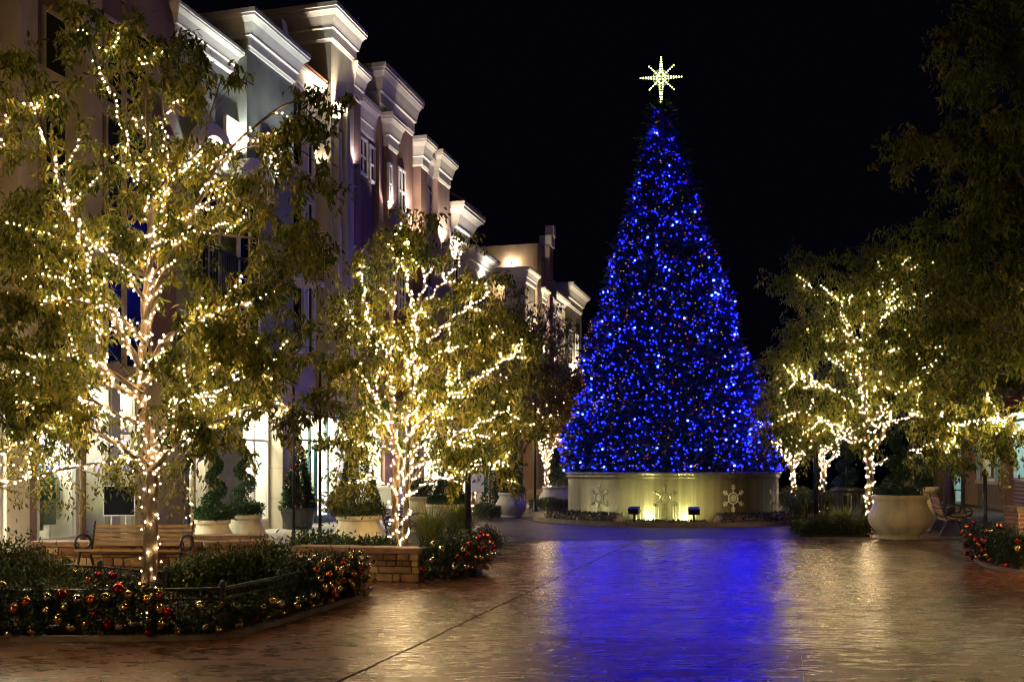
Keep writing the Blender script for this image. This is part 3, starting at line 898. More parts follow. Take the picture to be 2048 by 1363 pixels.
# building 2 ground floor
shop_bay(b2, 21.0, 22.3, T0, H1, 2, M_panel, M_cream, depth=1.5)
pier(b2, e1 + 0.02, 20.99, T0 - 0.3, T0 + 0.14, M_beige)
pier(b2, 22.31, 23.75, T0 - 0.3, T0 + 0.1, mat('sage_panel', (0.3, 0.31, 0.22), 0.8, 0.1))
shop_bay(b2, 23.76, 25.3, T0, H1, 2, emit('bright_panel2', (1.0, 0.88, 0.66), 26.0), M_white, depth=1.5)
ash = MB().sbox(25.32, 26.3, T0 - 0.3, T0 + 0.42, 0.012, GF + 0.3).build('pier', M_cream, b2)
for z in (0.85, 1.7, 2.55, 3.4):
    MB().sbox(25.315, 26.305, T0 - 0.29, T0 + 0.423, z, z + 0.025).build('score_joint', M_beige, b2)
# teal-framed shop past the pier
shop_bay(b2, 26.9, 30.6, T0 - 0.15, H1 - 0.1, 3, emit('teal_shop_panel', (1.0, 0.92, 0.62), 7.0), M_teal, depth=2.4, sill=0.75, sillm=M_violet, transom=2.6)
pier(b2, 30.61, sD1, T0 - 0.4, T0 + 0.1, M_violet)
MB().sbox(26.305, 26.89, T0 - 0.3, T0 - 0.05, 0.012, GF).build('pier', M_violet, b2)
dr = MB().sbox(28.3, 29.25, T0 - 0.11, T0 - 0.05, 0.02, 2.45).build('door', M_teal, b2)
MB().sbox(28.45, 29.1, T0 - 0.055, T0 - 0.04, 0.25, 2.3).build('pane', emit('lit_door_glass', (0.95, 1.0, 0.9), 0.5), dr)
MB().sbox(28.98, 29.02, T0 - 0.05, T0 + 0.02, 1.0, 1.35).build('handle', M_alu, dr)
MB().sbox(26.31, sD1, T0 - 2.0, T0 - 0.05, H1 - 0.02, GF - 0.002).build('fascia', M_violet, b2)
MB().sbox(e1 + 0.02, 25.31, T0 - 2.0, T0 - 0.03, H1 + 0.07, GF - 0.002).build('lintel', M_beige, b2)
# ground floors of the others
for b, s0, s1 in ((b3, q[0], q[7]), (b4, s40, s42)):
    n = max(2, int((s1 - s0) / 3.2))
    for i in range(n):
        a, c = s0 + (s1 - s0) * i / n, s0 + (s1 - s0) * (i + 1) / n
        shop_bay(b, a + 0.5, c - 0.3, T0 - 0.05, H1, 2, M_panel_soft if i % 2 == 0 else None, M_white if i % 2 else M_alu, depth=1.8, sill=0.5)
        MB().sbox(c - 0.29, c + 0.49 if i < n - 1 else c, T0 - 0.4, T0 + 0.1, 0.012, GF).build('pier', M_trim if b is b4 else M_rose, b)
        if i == 0: MB().sbox(a + 0.02, a + 0.49, T0 - 0.4, T0 + 0.1, 0.012, GF).build('pier', M_trim if b is b4 else M_rose, b)
    MB().sbox(s0 + 0.01, s1, T0 - 2.4, T0 - 0.04, H1 + 0.07, GF - 0.002).build('lintel', M_trim, b)

# pier lantern
ln = empty('wall_lantern', st(25.95, T0 + 0.42, 2.3), 'dark unlit lantern on the white ashlar pier', 'lantern', rz=-TH)
c = st(25.95, T0 + 0.56, 2.3)
MB().lathe(c, [(0.09, -0.2), (0.12, -0.18), (0.11, 0.15), (0.15, 0.17), (0.03, 0.3), (0.02, 0.36)], 6, True).build('lantern_body', M_bronze, ln)
MB().sbox(25.92, 25.98, T0 + 0.42, T0 + 0.5, 2.35, 2.42).build('bracket', M_bronze, ln)

# ---------------------------------------------------------------- right-hand building
TR = 8.6
b7 = empty('shop_building', st(45, TR, 0), 'brown shop building with lit windows at the right edge', 'building', rz=-TH)
M_brick = brick_mat('red_brick')
MB().sbox(30, 66, TR, TR + 6, 3.9, 9.5).build('wall', mat('dark_brown_stucco', (0.1, 0.07, 0.055), 0.9, 0.1), b7)
def rwin(s0, s1, z0, z1, panel, m=M_alu):
    f = MB()
    t0, t1 = TR - 0.06, TR + 0.05
    f.sbox(s0, s0 + 0.08, t0, t1, z0, z1); f.sbox(s1 - 0.08, s1, t0, t1, z0, z1)
    f.sbox(s0 + 0.08, s1 - 0.08, t0, t1, z0, z0 + 0.08); f.sbox(s0 + 0.08, s1 - 0.08, t0, t1, z1 - 0.08, z1)
    w = f.build('window', m, b7)
    MB().sbox(s0 + 0.08, s1 - 0.08, TR - 0.02, TR + 0.0, z0 + 0.08, z1 - 0.08).build('pane', M_shopglass, w)
    r = MB(); r.sbox(s0, s1, TR + 1.6, TR + 1.68, 0.02, 3.8); r.sbox(s0 - 0.05, s0, TR + 0.06, TR + 1.6, 0.02, 3.8); r.sbox(s1, s1 + 0.05, TR + 0.06, TR + 1.6, 0.02, 3.8)
    r.build('shop_interior', mat('cool_wall', (0.62, 0.72, 0.7), 0.8, 0.25, 1.5), b7)
    MB().sbox(s0 + 0.1, s1 - 0.1, TR + 0.3, TR + 1.4, 3.7, 3.74).build('ceiling_light', panel, b7)
    MB().sbox(s0, s1, TR + 0.06, TR + 1.6, 3.78, 3.86).build('shop_ceiling', M_room, b7)
M_rp = emit('cool_panel', (0.75, 1.0, 0.92), 2.0)
M_rp2 = emit('amber_panel', (1.0, 0.75, 0.4), 2.0)
rwin(40.0, 42.6, 1.3, 3.6, M_rp)
rwin(45.2, 46.2, 1.2, 3.6, M_rp)
rwin(46.9, 48.9, 1.3, 3.7, M_rp2, M_tan)
rwin(49.5, 50.4, 1.2, 3.6, M_rp)
rwin(54.0, 57.0, 0.6, 3.4, M_rp)
MB().sbox(36, 39.98, TR, TR + 0.5, 0.012, 3.898).build('brick_wall', M_brick, b7)
MB().sbox(39.985, 42.65, TR, TR + 0.3, 0.012, 1.28).build('brick_wall', M_brick, b7)
MB().sbox(42.66, 45.15, TR, TR + 0.3, 0.012, 3.898).build('pier', M_brown, b7)
MB().sbox(45.16, 50.45, TR, TR + 0.2, 0.012, 1.18).build('stall_riser', mat('grey_panel', (0.2, 0.17, 0.16), 0.7, 0.1), b7)
MB().sbox(45.16, 50.45, TR - 0.12, TR - 0.002, 1.05, 1.2).build('sill', M_trim, b7)
MB().sbox(50.46, 53.95, TR, TR + 0.3, 0.012, 3.898).build('pier', M_tan, b7)
MB().sbox(57.1, 66, TR, TR + 0.3, 0.012, 3.898).build('pier', M_tan, b7)
aw = MB().extrude([st(37, TR, 4.6), st(37, TR - 1.5, 3.5), st(37, TR - 1.5, 3.25), st(37, TR - 1.45, 3.25), st(37, TR - 1.45, 3.45), st(37, TR, 4.5)], st(42.4, TR, 0) - st(37, TR, 0)).build('awning', mat('red_canvas', (0.28, 0.03, 0.02), 0.8, 0.1), None, loc=st(40, TR, 3.3))
for v in aw.data.vertices: pass
tag(aw, 'dark red awning above the rightmost shop window', 'awning')
# oval hanging sign with blank face
hs = empty('hanging_sign', st(47.4, TR - 1.0, 2.3), 'small oval grey green sign hanging before the right shop', 'sign', rz=-TH)
ov = [at(1953 + 13 * math.cos(a), 899 + 6 * math.sin(a), 43.0) for a in [2 * math.pi * k / 24 for k in range(24)]]
MB().extrude(ov, (0, 0.04, 0)).build('sign_board', mat('sign_green', (0.25, 0.34, 0.3), 0.5, 0.05), hs)
MB().tube([at(1945, 894, 43.02), at(1945, 870, 43.02)], 0.012, 4).tube([at(1961, 894, 43.02), at(1961, 870, 43.02)], 0.012, 4).tube([at(1935, 870, 43.02), at(1985, 870, 43.02)], 0.02, 5).build('hanger', M_iron, hs)

# ================================================================ trees
def cr(pts, n=6):
    """Catmull-Rom through points"""
    P = [Vector(p) for p in pts]
    if len(P) < 3:
        return [P[0].lerp(P[-1], i / n) for i in range(n + 1)]
    P = [P[0] * 2 - P[1]] + P + [P[-1] * 2 - P[-2]]
    out = []
    for i in range(1, len(P) - 2):
        for k in range(n):
            u = k / n
            a, b_, c_, d = P[i - 1], P[i], P[i + 1], P[i + 2]
            out.append(0.5 * ((2 * b_) + (c_ - a) * u + (2 * a - 5 * b_ + 4 * c_ - d) * u * u + (3 * b_ - a - 3 * c_ + d) * u ** 3))
    out.append(P[-2])
    return out

def rvec():
    while True:
        v = Vector((random.uniform(-1, 1), random.uniform(-1, 1), random.uniform(-1, 1)))
        if 0.05 < v.length < 1: return v.normalized()

def wander(p, d, length, n=5, droop=0.12, jit=0.18):
    pts = [p.copy()]; d = d.normalized()
    for i in range(n):
        d = (d + rvec() * jit + Vector((0, 0, -droop * i / n))).normalized()
        p = p + d * (length / n); pts.append(p.copy())
    return pts

def string_path(limb, rads, turns_per_m, spacing, t0=0.0, t1=1.0, off=0.015, jit=0.012):
    """bulb positions on a string wound round a limb"""
    out = []
    L = [0]
    for i in range(1, len(limb)): L.append(L[-1] + (limb[i] - limb[i - 1]).length)
    tot = L[-1]
    ph = random.uniform(0, 6.28)
    s = tot * t0
    while s < tot * t1:
        i = 1
        while i < len(L) - 1 and L[i] < s: i += 1
        u = (s - L[i - 1]) / max(L[i] - L[i - 1], 1e-6)
        p = limb[i - 1].lerp(limb[i], u)
        d = (limb[i] - limb[i - 1]).normalized()
        r = rads[i - 1] * (1 - u) + rads[i] * u
        a1 = d.orthogonal().normalized(); a2 = d.cross(a1)
        ang = ph + 2 * math.pi * turns_per_m * s
        out.append(p + (a1 * math.cos(ang) + a2 * math.sin(ang)) * (r + off) + rvec() * jit)
        circ = 2 * math.pi * turns_per_m * (r + off)
        s += spacing / math.sqrt(1 + circ * circ) * random.uniform(0.75, 1.25)
    return out

def make_tree(label, slabel, base, limbs, leafm, n_side=7, side_len=(0.7, 1.3), n_twig=5, twig_len=(0.35, 0.7), per_twig=26,
              leaf=(0.055, 0.085), lw=0.36, trunk_r=0.09, bulb_r=0.0125, spacing=0.1, lit=1.0, side_lit=0.3, keep=300, trunk_spacing=None,
              name='street_tree', group='lit street trees', droop=0.15, twig_n=5, up=0.25, leaf_down=0.9, loose=0.07, tris_side=5, thin=None):
    """limbs: list of (points, r0, r1, lit 0..1); the first is the trunk"""
    t = empty(name, base, label, 'tree', group=group)
    wood = MB(); trunk = MB(); twigs = MB()
    bp = []
    LP = []; LD = []
    cables = MB()
    for li, (pts, r0, r1, lf) in enumerate(limbs):
        P = cr(pts, 6)
        n = len(P)
        if li: r0 = r0 * 0.8
        R = [r0 + (r1 - r0) * (i / (n - 1)) ** 0.8 for i in range(n)]
        P = [p + rvec() * min(0.03, R[i] * 0.3) if 0 < i < n - 1 else p for i, p in enumerate(P)]
        (trunk if li == 0 else wood).tube(P, R, 9 if li == 0 else 7)
        if lf > 0 and slabel:
            if li == 0:
                pth = string_path(P, R, 4.3, (trunk_spacing or spacing) * 1.3, 0.0, lf, jit=0.025)
                bp += string_path(P, R, 3.1, (trunk_spacing or spacing) * 1.3, 0.0, lf * 0.8, jit=0.025)
            else:
                pth = string_path(P, R, 3.0, spacing, 0.0, lf)
                if random.random() < 0.5: pth += string_path(P, R, 2.0, spacing * 1.3, 0.0, lf * 0.9)
            bp += pth
            if len(pth) > 2: cables.tube(pth, 0.0035, 3, False)
        # side branches
        tot = sum((P[i + 1] - P[i]).length for i in range(n - 1))
        ns = max(2, int(n_side * tot / 2.0)) if li else max(2, int(n_side * 0.5 * tot / 2.0))
        for k in range(ns):
            u = random.uniform(0.3 if li else 0.55, 1.0) if k else 1.0
            i = min(n - 2, int(u * (n - 1)))
            p = P[i].lerp(P[i + 1], random.random())
            if thin and k and random.random() > thin(p): continue
            d = (P[i + 1] - P[i]).normalized()
            rad = rvec(); rad = (rad - d * rad.dot(d)).normalized()
            dd = d * random.uniform(0.3, 0.9) + rad * 0.9 + Vector((0, 0, up))
            ln_ = random.uniform(*side_len) * (1.15 - 0.5 * u)
            S = wander(p, dd, ln_, 5, droop)
            rr = max(0.006, R[i] * 0.45)
            wood.tube(S, [rr * (1 - 0.8 * j / 5) for j in range(6)], tris_side)
            if slabel and lf > 0 and u <= lf + 0.15 and random.random() < side_lit:
                pth = string_path(S, [rr * (1 - 0.8 * j / 5) for j in range(6)], 2.0, spacing * 1.1, 0, random.uniform(0.5, 1))
                bp += pth
                if len(pth) > 2: cables.tube(pth, 0.003, 3, False)
            for w in range(n_twig):
                j = random.randint(1, 4)
                q_ = S[j].lerp(S[j + 1], random.random())
                td = (S[j + 1] - S[j]).normalized() * 0.6 + rvec() * 0.9
                W = wander(q_, td, random.uniform(*twig_len), 4, droop * 2)
                twigs.tube(W, [0.006, 0.005, 0.004, 0.003, 0.002], 3, False)
                wa = np.array([tuple(x) for x in W])
                m = int(per_twig * random.uniform(0.6, 1.4))
                f = rng.uniform(0.15, 1.0, m) * 4
                ii = np.minimum(f.astype(int), 3); fr_ = (f - ii)[:, None]
                pos = wa[ii] * (1 - fr_) + wa[ii + 1] * fr_ + rng.normal(0, loose, (m, 3)) * np.array([1, 1, 0.8])
                LP.append(pos)
                LD.append(rng.normal(0, 0.55, (m, 3)) + np.array([0, 0, -leaf_down]))
    trunk.build('trunk', M_bark, t, True)
    wood.build('branches', M_bark, t, True)
    tag(twigs.build('twigs', M_twig, t), kind='stuff')
    pos = np.concatenate(LP); dr_ = np.concatenate(LD)
    ln_ = rng.uniform(leaf[0], leaf[1], len(pos))
    foliage(t, pos, dr_, ln_, ln_ * lw, leafm, 'crown')
    if slabel:
        se = empty('light_string', base, slabel, 'string lights', group='warm white light strings in the trees')
        tag(cables.build('cable', M_wire, se), None)
        bulbs(se, bp, bulb_r, ico_mesh('bulb', bulb_r, M_warm, 1), M_warm, keep)
    return len(pos), len(bp)

def px_limbs(data, Y, rfork, dz):
    """limbs given as [(px,py)...] in the plane of the tree, each bent toward or away from the viewer by dz at its tip"""
    out = []
    for pts, r0, r1, lf, dep in data:
        n = len(pts); P = []
        for i, (x, y) in enumerate(pts):
            yy = Y + dep * (i / max(1, n - 1)) ** 1.2
            P.append(at(x, y, yy))
        out.append((P, r0, r1, lf))
    return out

# --- the big tree, left foreground
Y1 = 10.9
T1 = [([(296, 1236), (299, 1090), (302, 960), (298, 880), (284, 780), (288, 660), (294, 540), (300, 420), (296, 300), (292, 190), (296, 100)], 0.088, 0.012, 0.9, 0.25),
      ([(298, 930), (255, 900), (190, 862), (130, 838), (60, 815)], 0.05, 0.012, 0.95, -0.7),
      ([(302, 925), (330, 888), (365, 830), (410, 765), (440, 720)], 0.05, 0.01, 0.9, 0.5),
      ([(303, 940), (350, 890), (420, 850), (500, 815), (560, 790)], 0.045, 0.01, 0.9, -0.6),
      ([(290, 850), (240, 830), (180, 800), (110, 800), (40, 760)], 0.035, 0.01, 0.8, 0.8),
      ([(284, 790), (240, 755), (170, 720), (90, 712), (40, 725)], 0.05, 0.01, 0.95, -0.5),
      ([(285, 800), (220, 760), (205, 690), (180, 620), (130, 560), (60, 520)], 0.045, 0.01, 0.9, 0.7),
      ([(285, 740), (230, 640), (190, 540), (150, 440), (110, 330), (72, 220), (40, 150)], 0.05, 0.01, 0.75, -0.6),
      ([(286, 760), (330, 680), (380, 650), (450, 625), (530, 585), (580, 565)], 0.045, 0.01, 0.95, -0.5),
      ([(290, 640), (320, 560), (355, 490), (395, 410), (440, 320), (500, 262), (560, 215), (600, 200)], 0.045, 0.01, 0.8, -0.3),
      ([(420, 345), (480, 300), (540, 292), (600, 300), (650, 345)], 0.02, 0.006, 0.3, -0.2),
      ([(292, 560), (320, 470), (332, 380), (330, 300), (325, 200), (318, 120)], 0.035, 0.008, 0.7, 0.6),
      ([(298, 420), (270, 330), (240, 240), (215, 150), (200, 90)], 0.03, 0.007, 0.75, -0.4),
      ([(288, 690), (310, 600), (300, 500), (330, 420), (350, 330)], 0.035, 0.008, 0.8, 0.9),
      ([(285, 770), (330, 740), (420, 730), (520, 740), (600, 700)], 0.035, 0.008, 0.7, 0.9),
      ([(287, 680), (220, 620), (120, 600), (40, 640)], 0.03, 0.008, 0.8, -1.0),
      ([(290, 600), (230, 520), (170, 480), (80, 470), (20, 430)], 0.03, 0.008, 0.7, 1.0),
      ([(300, 500), (380, 460), (450, 470), (540, 480), (610, 500)], 0.03, 0.007, 0.4, 0.8),
      ([(300, 900), (340, 850), (350, 800), (430, 790), (500, 720)], 0.03, 0.007, 0.8, -1.1),
      ([(300, 400), (340, 350), (400, 300), (420, 230), (445, 150)], 0.025, 0.006, 0.5, 0.5)]
print('tree1', make_tree('big leafy tree wrapped in warm lights behind the low iron fence', 'warm light string wound up the big left foreground tree',
    gx(296, Y1), px_limbs(T1, Y1, 0, 0), M_leaf, n_side=15, side_len=(0.35, 0.85), n_twig=4, twig_len=(0.22, 0.42), per_twig=36, leaf=(0.075, 0.125), lw=0.33, loose=0.04, spacing=0.058, side_lit=0.5, trunk_spacing=0.13, bulb_r=0.0078,
    thin=lambda p: (0.3 if p.x > -3.45 else 0.5) if p.z > 4.5 else 1.0))

# --- second tree, in the walled bed
Y2 = 16.4
T2 = [([(786, 1150), (790, 1020), (792, 900), (780, 780), (778, 690), (785, 620), (792, 540), (788, 460)], 0.085, 0.01, 0.95, 0.2),
      ([(806, 1150), (812, 1010), (816, 900), (824, 770), (832, 650), (850, 565), (882, 488)], 0.08, 0.01, 0.95, -0.3),
      ([(800, 905), (760, 895), (720, 888), (688, 880)], 0.03, 0.007, 1.0, -0.6),
      ([(796, 985), (765, 962), (735, 945)], 0.022, 0.006, 1.0, -0.5),
      ([(815, 975), (860, 915), (920, 868), (980, 835), (1020, 815)], 0.04, 0.008, 1.0, -0.7),
      ([(812, 990), (860, 965), (900, 952), (960, 930), (1010, 925)], 0.03, 0.007, 1.0, -0.3),
      ([(818, 870), (880, 810), (950, 760), (1010, 720), (1045, 700)], 0.04, 0.008, 1.0, 0.4),
      ([(826, 745), (870, 670), (920, 625), (980, 585)], 0.035, 0.008, 1.0, -0.4),
      ([(785, 780), (750, 690), (730, 600), (725, 530)], 0.03, 0.007, 0.9, 0.4),
      ([(815, 930), (865, 850), (890, 800), (900, 760)], 0.03, 0.007, 1.0, 0.9),
      ([(792, 880), (755, 800), (715, 745), (690, 720)], 0.03, 0.007, 0.8, -0.9),
      ([(832, 650), (815, 560), (800, 500)], 0.025, 0.006, 0.9, -0.5),
      ([(820, 800), (860, 720), (930, 690), (990, 670)], 0.03, 0.007, 0.9, 0.9),
      ([(780, 700), (720, 660), (690, 610)], 0.025, 0.006, 0.7, 0.5),
      ([(815, 940), (900, 890), (970, 870), (1040, 860)], 0.03, 0.007, 0.9, 0.8),
      ([(810, 950), (790, 860), (760, 840), (720, 820)], 0.03, 0.007, 0.9, 0.9),
      ([(838, 620), (890, 560), (920, 530)], 0.025, 0.006, 0.9, 0.5)]
print('tree2', make_tree('twin stemmed tree glowing with dense warm lights in the stone walled bed', 'dense warm light string on the twin stemmed tree by the stone wall',
    gx(796, Y2), px_limbs(T2, Y2, 0, 0), M_leaf, n_side=13, side_len=(0.4, 0.9), n_twig=4, twig_len=(0.28, 0.5), per_twig=30, leaf=(0.09, 0.14), lw=0.33, loose=0.05, spacing=0.062, side_lit=0.65, trunk_spacing=0.11, bulb_r=0.0098,
    thin=lambda p: 0.4 if p.z > 4.3 else (0.75 if p.z > 3.2 else 1.0)))

# --- right-hand tree behind the large pot
Y3 = 25.6
T3 = [([(1741, 1072), (1740, 1000), (1738, 930), (1732, 850), (1728, 770), (1718, 700), (1690, 640), (1668, 590)], 0.12, 0.012, 0.9, -0.5),
      ([(1735, 905), (1690, 862), (1640, 838), (1570, 812)], 0.06, 0.01, 0.85, -0.8),
      ([(1738, 910), (1768, 865), (1782, 800), (1800, 700), (1830, 600), (1848, 520)], 0.06, 0.01, 0.7, 0.6),
      ([(1740, 935), (1790, 912), (1850, 892), (1900, 868)], 0.05, 0.01, 0.95, -0.8),
      ([(1728, 790), (1690, 740), (1640, 700), (1600, 670)], 0.04, 0.01, 0.7, 0.6),
      ([(1735, 850), (1800, 780), (1870, 720), (1930, 650)], 0.05, 0.01, 0.7, -0.9),
      ([(1736, 880), (1690, 880), (1660, 855), (1640, 838)], 0.04, 0.01, 0.9, 0.5),
      ([(1725, 740), (1760, 650), (1800, 560), (1810, 500)], 0.04, 0.01, 0.7, -0.9),
      ([(1738, 900), (1765, 820), (1760, 760), (1780, 690)], 0.04, 0.01, 0.8, -1.3),
      ([(1732, 830), (1670, 780), (1610, 760), (1560, 750)], 0.04, 0.01, 0.7, 0.9),
      ([(1730, 800), (1700, 700), (1640, 600), (1610, 560)], 0.04, 0.01, 0.7, 1.4),
      ([(1735, 850), (1800, 840), (1880, 800), (1940, 790)], 0.04, 0.01, 0.7, 1.2),
      ([(1720, 700), (1730, 600), (1720, 520)], 0.03, 0.008, 0.3, 1.0)]
print('tree3', make_tree('round crowned tree with lit trunk right behind the big pale pot', 'warm light string wound round the tree behind the big pale pot',
    gx(1741, Y3), px_limbs(T3, Y3, 0, 0), M_leaf_grn, n_side=12, side_len=(0.7, 1.5), n_twig=6, twig_len=(0.4, 0.7), per_twig=28, leaf=(0.12, 0.18), lw=0.33, loose=0.06, spacing=0.09, side_lit=0.55, bulb_r=0.0112, trunk_spacing=0.11))

# --- dark tree at the right edge
Y4 = 15.5
T4 = [([(2230, 1150), (2225, 950), (2215, 800), (2190, 600), (2150, 400), (2100, 200), (2080, 60)], 0.13, 0.015, 0.3, -0.3),
      ([(2215, 800), (2150, 780), (2080, 815), (2000, 838), (1880, 850)], 0.05, 0.01, 1.0, 0.6),
      ([(2215, 780), (2250, 720), (2300, 640), (2350, 560)], 0.05, 0.01, 0.9, -0.8),
      ([(2190, 600), (2100, 500), (2000, 400), (1900, 330), (1830, 310)], 0.05, 0.01, 0.0, 0.5),
      ([(2180, 560), (2080, 420), (2000, 280), (1930, 180)], 0.05, 0.01, 0.0, -0.5),
      ([(2200, 650), (2100, 600), (2000, 530), (1890, 480)], 0.05, 0.01, 0.0, 0.9),
      ([(2140, 380), (2060, 230), (2000, 110), (1985, 60)], 0.04, 0.01, 0.0, 0.5),
      ([(2210, 740), (2110, 690), (2010, 660), (1930, 620)], 0.05, 0.01, 0.0, -0.7),
      ([(2200, 700), (2120, 640), (2040, 610), (1960, 560)], 0.04, 0.01, 0.3, 1.3),
      ([(2210, 770), (2130, 740), (2040, 750), (1970, 740)], 0.04, 0.01, 0.0, 1.0),
      ([(2150, 420), (2080, 330), (2040, 300), (1960, 370)], 0.04, 0.01, 0.0, 1.0)]
print('tree4', make_tree('tall dark tree reaching in from the right edge with one lit low branch', 'warm light string along the low branch at the right edge',
    gx(2230, Y4), px_limbs(T4, Y4, 0, 0), M_leaf_grn, n_side=8, side_len=(0.6, 1.2), n_twig=6, twig_len=(0.3, 0.7), per_twig=42, leaf=(0.085, 0.14), lw=0.34, loose=0.06, spacing=0.06, side_lit=0.5, bulb_r=0.014))

# --- tree off the left edge whose lit branches reach in
Y5 = 13.2
T5 = [([(-190, 1190), (-190, 1050), (-185, 900), (-180, 700), (-170, 500), (-150, 300), (-140, 180)], 0.1, 0.012, 0.8, 0.2),
      ([(-186, 990), (-100, 985), (0, 966), (110, 942), (225, 920), (290, 918)], 0.05, 0.01, 0.95, -0.4),
      ([(-185, 960), (-80, 940), (10, 900), (70, 872), (130, 850)], 0.05, 0.01, 0.95, 0.3),
      ([(-180, 760), (-90, 680), (0, 600), (40, 560)], 0.05, 0.01, 0.9, 0.2),
      ([(-175, 600), (-100, 440), (-20, 300), (30, 240)], 0.05, 0.01, 0.9, 0.3),
      ([(-180, 850), (-80, 800), (0, 760), (40, 750)], 0.05, 0.01, 0.9, -0.3)]
print('tree5', make_tree('tree just outside the left edge whose lit branches reach into view', 'warm light string on the low branch entering from the left edge',
    gx(-190, Y5), px_limbs(T5, Y5, 0, 0), M_leaf, n_side=6, side_len=(0.5, 1.0), n_twig=4, twig_len=(0.3, 0.6), per_twig=36, leaf=(0.06, 0.1), spacing=0.085, side_lit=0.3, bulb_r=0.0125))

# --- trees farther down the street
def auto_limbs(base, h, spread, n, fork, r0, lit, seed, lean=(0, 0)):
    random.seed(seed)
    b = Vector(base)
    top = b + Vector((lean[0], lean[1], h))
    out = [([b, b + Vector((0.02, 0, fork)), b.lerp(top, 0.55), top], r0, 0.012, lit)]
    for k in range(n):
        a = 2 * math.pi * (k + random.uniform(-0.3, 0.3)) / n
        f = fork + (h - fork) * random.uniform(0.0, 0.45) * (0.2 if k % 2 else 1)
        rr = spread * random.uniform(0.7, 1.05)
        zt_ = f + (h - f) * random.uniform(0.25, 0.85)
        p0 = b.lerp(top, f / h); d = Vector((math.cos(a), math.sin(a), 0))
        out.append(([p0, p0 + d * rr * 0.3 + Vector((0, 0, (zt_ - f) * 0.35)), p0 + d * rr * 0.65 + Vector((0, 0, (zt_ - f) * 0.75)), p0 + d * rr + Vector((0, 0, zt_ - f))], r0 * 0.5, 0.01, lit))
    return out
far = [  # px, Y, height, spread, limbs, fork, lit, leaf material, label, string label
    (370, 24.5, 5.6, 2.2, 9, 1.5, 0.9, M_leaf, 'small lit tree behind the slatted bench and the pair of pots', 'warm light string on the small tree behind the bench'),
    (946, 37.0, 8.3, 2.6, 10, 1.6, 0.55, M_leaf_far, 'brownish tree between the stone walled bed and the far pots', 'warm light string on the trunk of the brownish tree'),
    (1093, 47.0, 7.6, 2.3, 10, 1.7, 0.5, M_leaf_far, 'farther tree with bright lit trunk left of the Christmas tree', 'warm light string on the lit trunk left of the Christmas tree'),
    (1040, 43.0, 9.2, 2.2, 9, 2.2, 0.0, M_leaf_far, 'unlit autumn tree in front of the tan building', None),
    (1645, 39.0, 6.4, 2.6, 10, 1.5, 0.5, M_leaf_grn, 'distant tree with lit trunk behind the black trash bin', 'warm light string on the distant tree behind the trash bin'),
    (1585, 46.0, 5.6, 2.4, 10, 1.5, 0.9, M_leaf_grn, 'distant low tree with lit branches right of the Christmas planter', 'warm light string on the low tree right of the Christmas planter'),
    (1900, 32.0, 8.5, 3.2, 10, 2.4, 0.0, M_leaf_grn, 'unlit tree between the pale pot and the right shop', None)]
for i, (px, Y, h, sp, n, fk, lit, lm, lab, slab) in enumerate(far):
    L_ = auto_limbs(gx(px, Y), h, sp, n, fk, 0.1 + 0.0012 * Y, lit, 100 + i)
    print('far', i, make_tree(lab, slab, gx(px, Y), L_, lm, n_side=7, side_len=(0.7, 1.4), n_twig=5, twig_len=(0.4, 0.8), per_twig=22, leaf=(0.13, 0.2) if Y > 30 else (0.1, 0.15),
              spacing=0.17, side_lit=0.2, bulb_r=0.00036 * Y, keep=120, loose=0.1, group='trees along the street', trunk_spacing=0.2))
for i, (x, y, lab, slab) in enumerate(((-6.5, 4.6, 'lit tree of the left row standing beside the camera, out of view', 'warm light string on the left tree beside the camera'),
        (8.0, -1.0, 'lit tree of the right row standing beside the camera, out of view', 'warm light string on the right tree beside the camera'))):
    L_ = auto_limbs(Vector((x, y, 0)), 6.2, 1.9, 10, 1.6, 0.1, 0.95, 300 + i)
    make_tree(lab, slab, Vector((x, y, 0)), L_, M_leaf, n_side=6, side_len=(0.4, 0.9), n_twig=4, twig_len=(0.3, 0.5), per_twig=16, spacing=0.1, side_lit=0.4, bulb_r=0.0125, keep=60)
random.seed(11)
# small bare tree by the right shop
bt = empty('bare_tree', gx(1893, 39), 'small bare forked tree before the right shop', 'tree')
MB().tube([gx(1893, 39), at(1892, 960, 39), at(1888, 920, 39)], [0.14, 0.12, 0.1], 8).build('trunk', M_bark, bt, True)
MB().tube([at(1888, 922, 39), at(1878, 900, 39), at(1872, 880, 39)], [0.08, 0.06, 0.04], 6).tube([at(1889, 922, 39), at(1895, 890, 39), at(1893, 860, 39)], [0.08, 0.06, 0.04], 6).build('branches', M_bark, bt, True)

